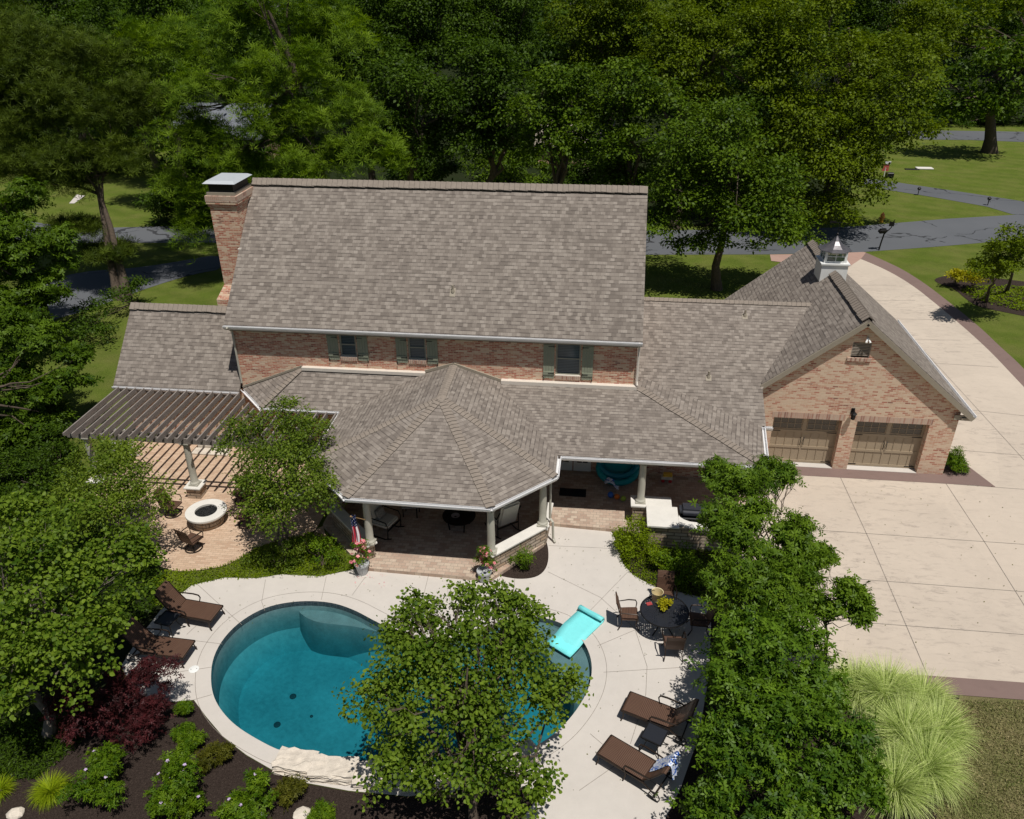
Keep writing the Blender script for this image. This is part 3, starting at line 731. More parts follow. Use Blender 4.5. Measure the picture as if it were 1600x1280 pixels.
# main block: front face with openings for three windows
WINS = [(-9.42, -8.79, 4.16, 5.10), (-6.86, -6.20, 4.16, 5.10), (-1.50, -0.60, 3.80, 5.10)]
m = MB()
holes = [[(a, z0), (b, z0), (b, z1), (a, z1)] for a, b, z0, z1 in WINS]
holes += [[(-6.6, .13), (-4.4, .13), (-4.4, 2.25), (-6.6, 2.25)]]
face_panel(m, [(XL, 0), (XR, 0), (XR, 5.3), (XL, 5.3)], holes, (0, YF, 0), (1, 0, 0), (0, 0, 1), .12)
m.add([(XL, YF, 0), (XL, YB, 0), (XL, YB, 5.3), (XL, 29.95, 9.35), (XL, YF, 5.3)], [(0, 4, 3, 2, 1)])
m.add([(XR, YF, 0), (XR, YB, 0), (XR, YB, 5.3), (XR, 29.95, 9.35), (XR, YF, 5.3)], [(0, 1, 2, 3, 4)])
m.add([(XL, YB, 0), (XR, YB, 0), (XR, YB, 5.3), (XL, YB, 5.3)], [(0, 3, 2, 1)])
m.build('main_wall', M_BR2, house)
def shutter_set(win, idx):
    a, b, z0, z1 = win; y = YF+.10
    w = MB()
    for (p, q) in (((a, z0), (a+.06, z1)), ((b-.06, z0), (b, z1)), ((a+.06, z0), (b-.06, z0+.06)), ((a+.06, z1-.06), (b-.06, z1)), ((a+.06, (z0+z1)/2-.02), (b-.06, (z0+z1)/2+.02))):
        w.box2((p[0], y-.05, p[1]), (q[0], y+.01, q[1]))
    wo_ = w.build('window', M_FRAME, house)
    g = MB(); g.box2((a+.06, y, z0+.06), (b-.06, y+.012, z1-.06)); g.build('pane', M_BLIND, wo_)
    s_ = MB(); nb = int((b-a)/.075)+1
    for k in range(nb):
        x = a+(b-a)*k/nb; s_.box2((x+.004, YF-.045, z0-.14), (x+(b-a)/nb-.004, YF+.05, z0-.005))
    s_.build('sill', M_SOLD, wo_)
    sl = MB(); sl.box2((a-.01, YF-.03, z0-.004), (b+.01, YF+.11, z0+.02)); sl.build('sill_board', M_FLASH, wo_)
    for sd in (-1, 1):
        x0 = (a-.04-.40) if sd < 0 else b+.04; x1 = x0+.40
        h = MB()
        for k in range(4): h.box2((x0+k*.1+.003, YF-.035, z0-.12), (x0+k*.1+.097, YF-.003, z1))
        for zz in (z0+.03, z1-.22): h.box2((x0+.005, YF-.06, zz), (x1-.005, YF-.034, zz+.13))
        so = h.build('shutter', M_SHUT, house)
        for zz in (z0+.09, z1-.16):
            k = MB(); xa = x1-.22 if sd < 0 else x0+.02
            k.box2((xa, YF-.072, zz), (xa+.2, YF-.061, zz+.018)); k.box2((x1-.03 if sd < 0 else x0+.01, YF-.075, zz-.03), (x1-.01 if sd < 0 else x0+.03, YF-.062, zz+.045)); k.build('strap_hinge', M_IRON, so)
        xo = x0+.03 if sd < 0 else x1-.03
        k = MB(); k.box2((xo-.012, YF-.075, z0-.19), (xo+.012, YF-.062, z0-.06)); k.build('holdback', M_IRON, so)
for i, w_ in enumerate(WINS): shutter_set(w_, i)
# french doors under the porch
def french(x0, x1, n=2, y=25.86):
    w = (x1-x0)/n
    for k in range(n):
        a = x0+k*w+.02; b = x0+(k+1)*w-.02; d = MB()
        for p, q in (((a, .15), (a+.13, 2.22)), ((b-.13, .15), (b, 2.22)), ((a+.13, .15), (b-.13, .5)), ((a+.13, 2.08), (b-.13, 2.22)), (((a+b)/2-.015, .5), ((a+b)/2+.015, 2.08))):
            d.box2((p[0], y-.025, p[1]), (q[0], y+.025, q[1]))
        for zz in (.9, 1.3, 1.7): d.box2((a+.131, y-.01, zz), (b-.131, y+.01, zz+.02))
        do = d.build('french_door', M_WHITE, house)
        g = MB(); g.box2((a+.13, y+.012, .5), (b-.13, y+.018, 2.08)); g.build('pane', M_GLASS, do)
        h = MB(); h.box2((b-.09 if k == 0 else a+.05, y-.07, 1.0), (b-.05 if k == 0 else a+.09, y-.026, 1.16)); h.build('handle', M_IRON, do)
french(-1.42, -.04, 2, 25.235); french(-6.6, -4.4)
m = MB(); m.box2((-2.6, 25.27, .13), (5.9, 25.79, 2.44)); m.build('porch_back_wall', M_BR2, house)
# roofs
SL = (9.55-5.36)/(29.95-25.55)
m = MB()
m.slab([(-13.6, 25.55, 5.36), (1.5, 25.55, 5.36), (1.5, 29.95, 9.55), (-13.6, 29.95, 9.55)], .14)
m.slab([(-13.6, 34.55, 5.45), (1.5, 34.55, 5.45), (1.5, 29.95, 9.55), (-13.6, 29.95, 9.55)], .14)
mroof = m.build('main_roof', M_SH, house)
def caps(name, p, q, parent, wid=.30, step=.145, th=.022, lift=.015, droopang=.35):
    """overlapping folded cap shingles from low end p to high end q"""
    p, q = Vector(p), Vector(q); d = q-p; L_ = d.length; d.normalize()
    a = d.cross(Vector((0, 0, 1))).normalized(); up = a.cross(d).normalized()
    if up.z < 0: up = -up
    m = MB(); e_ = MB(); n = int(L_/step)
    for i in range(n):
        s0 = p+d*(i*step); s1 = s0+d*(step*1.5)
        w = wid/2*random.uniform(.95, 1.05); h0 = lift+th+random.uniform(0, .006); h1 = lift+.004
        dz = -w*math.tan(droopang)
        for sd in (-1, 1):
            A0 = s0+up*h0; A1 = s1+up*h1; B0 = s0+a*sd*w+up*(h0+dz); B1 = s1+a*sd*w+up*(h1+dz)
            lo = Vector((0, 0, -.035)); fw = d*-.012
            m.add([A0, B0, B1, A1], [(0, 1, 2, 3)] if sd > 0 else [(3, 2, 1, 0)])
            e_.add([A0+fw, B0+fw, B0+lo+fw, A0+lo+fw, A0, B0], [(0, 1, 2, 3), (4, 5, 1, 0)] if sd < 0 else [(3, 2, 1, 0), (0, 1, 5, 4)])
            e_.add([B0, B1, B1+lo*.7, B0+lo*.7], [(0, 1, 2, 3)])
    o = m.build(name, M_CAPSH, parent); e_.build('cap_edge', M_ASPE, parent)
    return o
M_CAPSH = plain('cap_shingle', (.245, .205, .167), .92, var=.16, scale=7)
M_ASPE = plain('asphalt_edge', (.095, .080, .068), .95)
def ridge_vent(p, q, parent, ang, wid=.2):
    p, q = Vector(p), Vector(q); d = (q-p).normalized(); a = d.cross(Vector((0, 0, 1))).normalized()
    m = MB()
    for sd in (-1, 1):
        o = a*sd*wid; dz = Vector((0, 0, -wid*math.tan(ang)))
        m.add([p+Vector((0, 0, .0)), q+Vector((0, 0, .0)), q+o+dz+Vector((0, 0, .055)), p+o+dz+Vector((0, 0, .055)), p+o+dz, q+o+dz], [(3, 2, 5, 4)])
    m.build('ridge_vent', M_IRON, parent)
am = math.atan(SL)
ridge_vent((-13.3, 29.95, 9.55), (1.3, 29.95, 9.55), mroof, am)
caps('ridge_cap', (-13.6, 29.95, 9.60), (1.5, 29.95, 9.60), mroof, .46, .2, droopang=am*.95, lift=.03)
# gutter: open trough with a rolled lip
def gutter(p, q, out, parent, w=.13, h=.12, name='gutter'):
    p, q = Vector(p), Vector(q); o = Vector(out).normalized(); m = MB(); zu = Vector((0, 0, 1)); d = (q-p).normalized()
    prof = [(0, .0), (0, -h), (w*.7, -h), (w, -h*.35), (w, 0), (w-.02, 0), (w-.02, -h*.3), (w*.66, -h+.012), (.012, -h+.012), (.012, 0)]
    vs = [e+o*x+zu*z for e in (p, q) for x, z in prof]; k = len(prof)
    m.add(vs, [(i, (i+1) % k, k+(i+1) % k, k+i) for i in range(k)])
    m.add([p+o*x+zu*z for x, z in prof], [tuple(range(k))]); m.add([q+o*x+zu*z for x, z in prof], [tuple(range(k))])
    m.bar(p+o*(w-.008), q+o*(w-.008), .028, .02)
    g = m.build(name, M_GUT, parent)
    f = MB(); f.bar(p-o*.012+zu*(-.09), q-o*.012+zu*(-.09), .02, .17); f.build('fascia', M_TRIM, parent)
    return g
gutter((-13.6, 25.54, 5.33), (1.5, 25.54, 5.33), (0, -1, 0), house, .11)
m = MB(); m.box2((-13.45, 25.56, 5.12), (1.36, 25.797, 5.145)); m.build('soffit', M_SOFFIT, house)
# flashing along the wall foot
m = MB()
m.box2((-10.92, 25.62, 3.60), (-6.25, 25.80, 3.72)); m.build('wall_flashing', M_FLASH, house)
m = MB(); m.box2((-3.45, 25.60, 3.44), (1.42, 25.80, 3.57)); m.build('wall_flashing', M_FLASH, house)
m = MB()
m.bar((-13.42, 25.775, 2.72), (-10.95, 25.775, 3.70), .06, .08); m.build('step_flashing', M_TRIM, house); m = MB(); m.bar((-6.25, 25.77, 3.74), (-5.2, 25.77, 4.08), .08, .1); m.bar((-5.2, 25.77, 4.08), (-3.45, 25.77, 3.50), .08, .1)
m.build('step_flashing', M_TRIM, house)
# left wing
m = MB(); X0 = -18.35
m.add([(X0, 25.82, 0), (X0, 29.9, 0), (X0, 29.9, 2.6), (X0, 27.85, 4.9), (X0, 25.82, 2.6)], [(0, 4, 3, 2, 1)])
m.add([(X0, 25.82, 0), (XL, 25.82, 0), (XL, 25.82, 2.6), (X0, 25.82, 2.6)], [(0, 1, 2, 3)])
m.add([(X0, 29.9, 0), (XL, 29.9, 0), (XL, 29.9, 2.6), (X0, 29.9, 2.6)], [(0, 3, 2, 1)])
m.build('wing_wall', M_BR, house)
m = MB()
m.slab([(-18.52, 25.47, 2.66), (-13.46, 25.47, 2.66), (-13.46, 27.85, 5.05), (-18.52, 27.85, 5.05)], .12)
m.slab([(-18.52, 30.23, 2.66), (-13.46, 30.23, 2.66), (-13.46, 27.85, 5.05), (-18.52, 27.85, 5.05)], .12)
wr = m.build('wing_roof', M_SH, house)
ridge_vent((-18.3, 27.85, 5.05), (-13.5, 27.85, 5.05), wr, .78, .16)
caps('ridge_cap', (-18.52, 27.85, 5.10), (-13.46, 27.85, 5.10), wr, .42, .2, droopang=.74, lift=.03)
gutter((-18.52, 25.46, 2.64), (-13.46, 25.46, 2.64), (0, -1, 0), house, .11, .1)
# porch roof
AP = Vector((-5.17, 23.25, 4.02)); WP = Vector((-5.2, 25.8, 4.03))
Bc = Vector((-7.37, 19.16, 2.65)); Cc = Vector((-2.94, 19.12, 2.65)); Dc = Vector((-1.15, 20.98, 2.65)); Ec = Vector((-1.15, 22.2, 2.65)); Ac = Vector((-9.17, 20.98, 2.65)); Zc = Vector((-9.17, 24.4, 2.65))
m = MB(); T_ = .10
m.slab([Bc, Cc, AP], T_); m.slab([Cc, Dc, AP], T_); m.slab([Ac, Bc, AP], T_)
m.slab([Dc, (-1.15, 25.8, 2.65), WP, AP], T_); m.slab([Ac, (-9.17, 25.8, 2.65), WP, AP], T_)
br = m.build('bay_roof', M_SH, house)
for c_ in (Bc, Cc, Dc, Ac): caps('hip_cap', c_, AP, br, .30, .155, droopang=.15, lift=.010)
caps('ridge_cap', WP+Vector((0, -.05, 0)), AP, br, .30, .155, droopang=.3)
m = MB()
m.slab([(-12.15, 24.39, 2.65), (-6.0, 24.39, 2.65), (-6.0, 25.8, 3.65), (-10.96, 25.8, 3.65)], T_)
m.slab([(-13.44, 25.8, 2.65), (-12.15, 24.39, 2.65), (-10.96, 25.8, 3.65)], T_)
m.slab([(-3.4, 22.22, 2.65), (5.5, 22.28, 2.65), (1.45, 25.8, 3.49), (-3.4, 25.8, 3.49)], T_)
m.slab([(5.5, 22.28, 2.65), (5.8, 25.2, 2.65), (1.7, 26.75, 3.50), (1.42, 25.8, 3.49)], T_)
pr = m.build('porch_roof', M_SH, house)
caps('hip_cap', (-12.15, 24.39, 2.65), (-10.96, 25.8, 3.65), pr, .28, .15, droopang=.2)
caps('hip_cap', (5.5, 22.28, 2.65), (1.5, 25.76, 3.48), pr, .32, .155, droopang=.17, lift=.012)
GZ = 2.63
gd = lambda a, b: (Vector(a)-Vector(b))
def egut(a, b, out): gutter((a[0], a[1], GZ), (b[0], b[1], GZ), out, house, .12, .11)
egut(Bc, Cc, (0, -1, 0)); egut(Cc, Dc, (1, -1, 0)); egut(Ac, Bc, (-1, -1, 0)); egut(Dc, (-1.15, 22.2), (1, 0, 0)); egut(Ac, (-9.17, 24.3), (-1, 0, 0))
egut((-1.03, 22.22), (5.6, 22.28), (0, -1, 0)); egut((5.5, 22.24), (5.8, 25.1), (1, -.1, 0)); egut((-12.15, 24.39), (-9.2, 24.39), (0, -1, 0)); egut((-13.40, 25.75), (-12.15, 24.39), (-1, -1, 0))
egut((5.75, 24.92), (6.15, 24.92), (0, -1, 0))
m = MB()
m.prism([(-13.3, 25.79), (-12.1, 24.45), (-9.0, 24.45), (-9.0, 21.05), (-7.3, 19.3), (-3.0, 19.25), (-1.3, 21.05), (-1.3, 22.4), (5.4, 22.4), (5.6, 25.79)], 2.44, 2.50)
m.build('porch_ceiling', M_SOFFIT, house)
# connector
m = MB()
m.slab([(1.37, 24.9, 2.65), (5.92, 24.9, 2.65), (5.92, 26.34, 3.385), (8.75, 30.4, 5.46), (8.3, 30.05, 5.28), (1.37, 30.05, 5.28)][:4]+[(8.3, 30.05, 5.28), (1.37, 30.05, 5.28)], .12)
m.slab([(1.37, 35.2, 2.65), (8.0, 35.2, 2.65), (8.3, 30.05, 5.28), (1.37, 30.05, 5.28)], .12)
cr_ = m.build('connector_roof', M_SH, house)
caps('ridge_cap', (8.2, 30.05, 5.28), (1.4, 30.05, 5.281), cr_, .34, .18, droopang=.44)
m = MB(); m.box2((XR, 25.9, 0), (5.95, 26.0, 2.8)); m.build('connector_wall', M_BR, house); m = MB(); m.box2((XR, 34.8, 0), (5.3, 34.9, 2.6)); m.build('connector_wall', M_BR, house)
# garage
GY0, GY1, GX0, GX1, GXR, GZR = 26.62, 35.2, 5.28, 12.98, 9.08, 6.13
gs = .82
def groof(x): return GZR-gs*abs(x-GXR)
DOORS = [(6.56, 9.0), (9.53, 12.05)]; DH = 2.09
m = MB()
gh = [[(a, .02), (b, .02), (b, DH), (a, DH)] for a, b in DOORS]+[[(8.78, 4.63), (9.42, 4.63), (9.42, 5.20), (8.78, 5.20)]]
face_panel(m, [(GX0, 0), (GX1, 0), (GX1, groof(GX1)-.14), (GXR, GZR-.14), (GX0, groof(GX0)-.14)], gh, (0, GY0, 0), (1, 0, 0), (0, 0, 1), .33)
m.add([(GX1, GY0, 0), (GX1, GY1, 0), (GX1, GY1, 2.75), (GX1, GY0, 2.75)], [(0, 1, 2, 3)])
m.add([(GX0, GY0, 0), (GX0, GY1, 0), (GX0, GY1, 2.75), (GX0, GY0, 2.75)], [(3, 2, 1, 0)])
m.add([(GX0, GY1, 0), (GX1, GY1, 0), (GX1, GY1, groof(GX1)-.14), (GXR, GY1, GZR-.14), (GX0, GY1, groof(GX0)-.14)], [(4, 3, 2, 1, 0)])
m.build('garage_wall', M_BR, house)
for a, b in DOORS: m = MB(); m.box2((a-.08, GY0-.006, DH+.002), (b+.08, GY0+.05, DH+.24)); m.build('brick_lintel', M_SOLD, house)
m = MB(); m.box2((8.68, GY0-.05, 4.50), (9.50, GY0+.1, 4.63)); m.build('brick_sill', M_SOLD, house)
def gdoor(a, b):
    y = GY0+.30; m = MB(); m.box2((a, y, .03), (b, y+.04, DH))
    W_ = b-a; pr_ = y-.018
    for k in range(9):
        x = a+W_*k/8; x = min(max(x, a+.03), b-.03)
        m.box2((x-.028 if k in (0, 4, 8) else x-.008, pr_-.004*(k % 4 == 0), .06), (x+.028 if k in (0, 4, 8) else x+.008, y-.001, 1.42))
    for zz in (.04, .66, 1.34): m.box2((a+.01, pr_-.006, zz), (b-.01, y-.001, zz+.10))
    m.box2((a+.01, pr_-.002, 2.0), (b-.01, y-.001, DH-.003)); 
    for x in (a+.04, (a+b)/2, b-.04): m.box2((x-.07 if x == (a+b)/2 else x-.03, pr_-.001, 1.441), (x+.07 if x == (a+b)/2 else x+.03, y-.001, 1.999))
    d = m.build('garage_door', M_GDOOR, house)
    for s_ in (0, 1):
        x0 = a+.09 if s_ == 0 else (a+b)/2+.10; x1 = (a+b)/2-.10 if s_ == 0 else b-.09
        g = MB(); g.box2((x0, y-.012, 1.50), (x1, y-.004, 1.96)); go = g.build('window_pane', M_GGLASS, d)
        w = MB()
        for k in range(5):
            x = x0+(x1-x0)*k/4; w.box2((x-.008, y-.024, 1.50), (x+.008, y-.013, 1.96))
        for zz in (1.495, 1.72, 1.95): w.box2((x0, y-.0265, zz), (x1, y-.0125, zz+.014))
        w.build('window_grille', M_GDOOR, d)
    xm = (a+b)/2
    for sd in (-1, 1):
        h = MB(); h.tube([(xm+sd*.07, y-.03, 1.14), (xm+sd*.05, y-.07, 1.10), (xm+sd*.05, y-.07, .86), (xm+sd*.08, y-.03, .82)], .013, 6); h.build('handle', M_IRON, d)
    for xa, xb in ((a+.03, a+.38), (b-.38, b-.03)):
        for zz in (1.37, .10): k_ = MB(); k_.box2((xa, pr_-.016, zz), (xb, pr_-.007, zz+.03)); k_.build('strap_hinge', M_IRON, d)
for a, b in DOORS: gdoor(a, b)
for a, b in DOORS: m = MB(); m.box2((a, GY0-.02, 0), (b, GY0+.34, .028)); m.build('door_threshold', M_DECK, house)
m = MB(); m.box2((8.80, GY0+.16, 4.65), (9.40, GY0+.18, 5.18))
for k in range(9): m.box((9.1, GY0+.05, 4.68+k*.058), (.60, .012, .07), M=Matrix.Rotation(.7, 3, 'X'))
m.box2((8.78, GY0+.02, 4.63), (8.81, GY0+.16, 5.2)); m.box2((9.39, GY0+.02, 4.63), (9.42, GY0+.16, 5.2))
m.build('louvre_vent', plain('louvre_taupe', (.33, .285, .235), .7), house)
m = MB(); yf, yb = 26.46, 35.5
xe, xw = 13.34, 4.86
m.slab([(GXR, yf, GZR), (xe, yf, groof(xe)), (xe, yb, groof(xe)), (GXR, yb, GZR)], .13)
m.slab([(GXR, yf, GZR), (5.90, yf, groof(5.90)), (5.90, 26.61, groof(5.90)), (4.86, 27.4, groof(4.86)), (xw, yb, groof(xw)), (GXR, yb, GZR)], .13)
gr = m.build('garage_roof', M_SH, house)
ridge_vent((GXR, 26.6, GZR), (GXR, 31.3, GZR), gr, math.atan(gs), .17); ridge_vent((GXR, 32.5, GZR), (GXR, 35.3, GZR), gr, math.atan(gs), .17)
caps('ridge_cap', (GXR, yf, GZR+.05), (GXR, 31.35, GZR+.051), gr, .44, .2, droopang=.66, lift=.03)
caps('ridge_cap', (GXR, 32.4, GZR+.05), (GXR, yb, GZR+.051), gr, .44, .2, droopang=.66, lift=.03)
m = MB()
for sx, x1 in ((1, xe+.02), (-1, 5.9)):
    A = Vector((GXR, yf-.03, GZR-.14)); B = Vector((x1, yf-.03, groof(x1)-.14)); m.bar(A, B, .05, .17, up=(0, 0, 1))
    m.add([(GXR, yf, GZR-.20), (x1, yf, groof(x1)-.20), (x1, GY0, groof(x1)-.20), (GXR, GY0, GZR-.20)], [(0, 1, 2, 3)])
m.box2((12.98, 26.45, 2.42), (13.32, 26.62, 2.52)); m.box2((12.75, 26.50, 2.40), (13.3, 26.54, 2.60))
m.build('rake_board', M_TRIM, house)
gutter((xe, 26.42, groof(xe)-.01), (xe, 35.5, groof(xe)-.01), (1, 0, 0), house, .11, .1)
# lantern between the doors
m = MB(); lx, ly, lz = 9.28, GY0, 2.5
m.box2((lx-.06, ly-.03, lz-.12), (lx+.06, ly-.002, lz+.12)); m.tube([(lx, ly-.02, lz+.05), (lx, ly-.14, lz+.14), (lx, ly-.18, lz+.05)], .012, 6)
m.lathe((lx, ly-.18, lz-.26), [(.03, 0), (.075, .02), (.095, .22), (.12, .24), (.02, .34), (.01, .40)], 6)
lo_ = m.build('wall_lantern', M_IRON, house)
# flood light at the gable
m = MB(); m.lathe((9.22, GY0-.05, 5.36), [(.05, 0), (.05, .05)], 10); fo = m.build('floodlight', M_WHITE, house)
for sd in (-1, 1):
    q = MB(); q.tube([(9.22, GY0-.06, 5.38), (9.22+sd*.03, GY0-.10, 5.35), (9.22+sd*.07, GY0-.17, 5.27)], [.012, .025, .042], 10); q.build('lamp_head', M_WHITE, fo)
# vent pipes through the roofs
def vent(x, y, z, name='vent_pipe'):
    m = MB(); m.lathe((x, y, z-.08), [(.04, 0), (.04, .33)], 12); v = m.build(name, M_TRIM, house)
    f = MB(); f.lathe((x, y, z-.02), [(.075, 0), (.07, .05), (.045, .12)], 14, cap=False)
    sl_ = SL if z > 6 else .51
    f.add([(x-.10, y-.15, z-.15*sl_+.015), (x+.10, y-.15, z-.15*sl_+.015), (x+.10, y+.1, z+.1*sl_+.012), (x-.10, y+.1, z+.1*sl_+.012)], [(0, 1, 2, 3)])
    f.build('flashing', M_TRIM, v)
vent(-5.3, 26.72, 6.49); vent(5.51, 29.38, 4.93); vent(4.03, 26.68, 3.56)
# chimney
m = MB(); c0, c1, d0, d1 = -14.66, -13.62, 28.2, 29.7
m.box2((c0-.25, d0-.35, 0), (c1, d1+.35, 5.4))
m.box2((c0, d0, 5.4), (c1, d1, 8.95)); m.box2((c0-.04, d0-.04, 8.95), (c1+.04, d1+.04, 9.06)); m.box2((c0-.08, d0-.08, 9.06), (c1+.08, d1+.08, 9.14))
m.add([(c0-.25, d0-.35, 5.4), (c1, d0-.35, 5.4), (c1, d0, 5.9), (c0, d0, 5.9)], [(0, 1, 2, 3)]); m.add([(c0-.25, d0-.35, 5.4), (c0, d0, 5.9), (c0, d1, 5.9), (c0-.25, d1+.35, 5.4)], [(0, 1, 2, 3)])
m.add([(c1+.0, 27.35, 6.95), (c1+.0, 28.2, 6.95), (c1, 28.2, 7.1)], [(0, 1, 2)])
ch = m.build('chimney', M_BR2, house)
m = MB(); m.box2((c0-.09, d0-.09, 9.141), (c1+.09, d1+.09, 9.36)); m.build('soldier_course', M_SOLD, ch)
m = MB(); m.box2((c0-.02, d0-.02, 9.361), (c1+.02, d1+.02, 9.48)); m.build('crown', M_TRIM, ch)
m = MB(); m.box2((c0+.05, d0+.08, 9.481), (c1-.05, d1-.08, 9.80)); m.build('flue_screen', M_IRON, ch)
m = MB()
a0, a1, b0, b1 = c0-.10, c1+.10, d0-.08, d1+.08
m.add([(a0, b0, 9.80), (a1, b0, 9.80), (a1, b1, 9.80), (a0, b1, 9.80), (a0+.10, b0+.16, 9.88), (a1-.10, b0+.16, 9.88), (a1-.10, b1-.16, 9.88), (a0+.10, b1-.16, 9.88)],
      [(0, 1, 5, 4), (1, 2, 6, 5), (2, 3, 7, 6), (3, 0, 4, 7), (4, 5, 6, 7), (3, 2, 1, 0)])
m.build('chimney_cap', plain('galvanised_cap', (.62, .65, .66), .4, .3, var=.06), ch)
m = MB(); m.box2((c1-.02, 27.75, 7.45), (c1+.12, 28.2, 7.5)); m.build('flashing', M_FLASH, ch)
# cupola
cxu, cyu = 9.06, 31.9; hw = .50
m = MB()
m.box2((cxu-hw, cyu-hw, 5.55), (cxu+hw, cyu+hw, 6.40)); m.box2((cxu-hw-.05, cyu-hw-.05, 6.40), (cxu+hw+.05, cyu+hw+.05, 6.46))
h2 = .42
for sx in (-1, 1):
    for sy in (-1, 1): m.box2((cxu+sx*h2-sx*.09, cyu+sy*h2-sy*.09, 6.461), (cxu+sx*h2, cyu+sy*h2, 6.86))
m.box2((cxu-h2, cyu-h2, 6.86), (cxu+h2, cyu+h2, 6.90)); m.box2((cxu-h2-.005, cyu-h2-.005, 6.461), (cxu+h2+.005, cyu+h2+.005, 6.53))
cup = m.build('cupola', M_WHITE, house)
m = MB()
for sx, sy in ((1, 0), (-1, 0), (0, 1), (0, -1)):
    c_ = (cxu+sx*(h2-.03), cyu+sy*(h2-.03)); w2 = h2-.09
    if sy: m.box2((c_[0]-w2, c_[1]-.004, 6.531), (c_[0]+w2, c_[1]+.004, 6.859))
    else: m.box2((c_[0]-.004, c_[1]-w2, 6.531), (c_[0]+.004, c_[1]+w2, 6.859))
t = NT('cupola_glass'); gb = t.n('ShaderNodeBsdfGlossy'); gb.inputs['Roughness'].default_value = .05; tb = t.n('ShaderNodeBsdfTransparent'); tb.inputs[0].default_value = (.75, .8, .8, 1)
mx = t.n('ShaderNodeMixShader'); mx.inputs[0].default_value = .12; t.l(tb.outputs[0], mx.inputs[1]); t.l(gb.outputs[0], mx.inputs[2]); t.l(mx.outputs[0], t.out.inputs[0])
m.build('pane', t.m, cup)
m = MB()
for sx, sy in ((1, 0), (-1, 0), (0, 1), (0, -1)):
    c_ = (cxu+sx*(h2-.015), cyu+sy*(h2-.015))
    if sy: m.box2((c_[0]-.012, c_[1]-.012, 6.53), (c_[0]+.012, c_[1]+.012, 6.86)); m.box2((c_[0]-h2+.09, c_[1]-.014, 6.70), (c_[0]+h2-.09, c_[1]+.014, 6.725))
    else: m.box2((c_[0]-.012, c_[1]-.012, 6.53), (c_[0]+.012, c_[1]+.012, 6.86)); m.box2((c_[0]-.014, c_[1]-h2+.09, 6.70), (c_[0]+.014, c_[1]+h2-.09, 6.725))
m.build('glazing_bar', M_WHITE, cup)
m = MB(); prof = [(.60, 6.90), (.59, 6.925), (.42, 7.0), (.27, 7.11), (.15, 7.24), (.06, 7.38), (.02, 7.45)]
vs = []; fs = []
for r_, z in prof:
    for k in range(8):
        a = math.pi/4*k+math.pi/8; rr = r_/math.cos(math.pi/8)
        sq = 1/max(abs(math.cos(a)), abs(math.sin(a)))*.93
        vs.append((cxu+rr*math.cos(a)*(sq if r_ > .3 else 1), cyu+rr*math.sin(a)*(sq if r_ > .3 else 1), z))
for i in range(len(prof)-1):
    for k in range(8): fs.append((i*8+k, i*8+(k+1) % 8, (i+1)*8+(k+1) % 8, (i+1)*8+k))
fs.append(tuple(range(7, -1, -1)))
m.add(vs, fs); m.build('cupola_roof', M_LEADROOF, cup)
m = MB(); m.tube([(cxu, cyu, 7.42), (cxu, cyu, 8.0)], .010, 6); m.lathe((cxu, cyu, 7.46), [(.01, 0), (.05, .04), (.05, .06), (.01, .10)], 10)
m.bar((cxu-.22, cyu, 7.66), (cxu+.22, cyu, 7.66), .012, .012); m.bar((cxu, cyu-.22, 7.66), (cxu, cyu+.22, 7.66), .012, .012)
m.bar((cxu-.35, cyu+.05, 7.95), (cxu+.3, cyu-.05, 7.95), .015, .02); m.box2((cxu-.36, cyu+.03, 7.91), (cxu-.12, cyu+.045, 8.0))
m.build('weather_vane', M_IRON, cup)
# porch columns
def column(x, y, zb, name='porch_column', parent=house, zt=2.46):
    m = MB(); h = zt-zb
    m.box2((x-.17, y-.17, zb), (x+.17, y+.17, zb+.05))
    m.lathe((x, y, zb+.05), [(.165, 0), (.17, .03), (.15, .055), (.14, .07), (.135, .075), (.122, .10), (.125, h*.3), (.118, h*.6), (.105, h-.17), (.13, h-.16), (.13, h-.145), (.11, h-.14), (.112, h-.11), (.15, h-.09), (.155, h-.085)], 24)
    m.box2((x-.165, y-.165, zt-.035), (x+.165, y+.165, zt))
    return m.build(name, M_COLM, parent)
for x, y, z in ((-6.85, 19.42, .78), (-2.98, 19.36, .78), (-1.52, 20.95, .78), (-8.55, 21.15, .78), (1.66, 22.45, .86), (5.25, 22.5, .13), (-9.0, 24.2, .13)): column(x, y, z)
# downspouts
m = MB()
m.tube([(-1.12, 21.3, 2.5), (-1.30, 21.22, 2.34), (-1.30, 21.20, .86), (-1.20, 21.08, .80), (-1.17, 21.06, .14), (-1.10, 20.96, .06)], .04, 8)
m.build('downspout', M_COLM, house)
m = MB(); m.tube([(-13.42, 25.40, 5.3), (-13.42, 25.6, 5.15), (-13.42, 25.74, 5.0), (-13.42, 25.74, 2.9)], .04, 8); m.build('downspout', M_COLM, house)
m = MB(); m.tube([(1.40, 25.5, 5.3), (1.41, 25.70, 5.1), (1.41, 25.72, 3.75), (1.43, 25.62, 3.62)], .04, 8); m.build('downspout', M_FLASH, house)

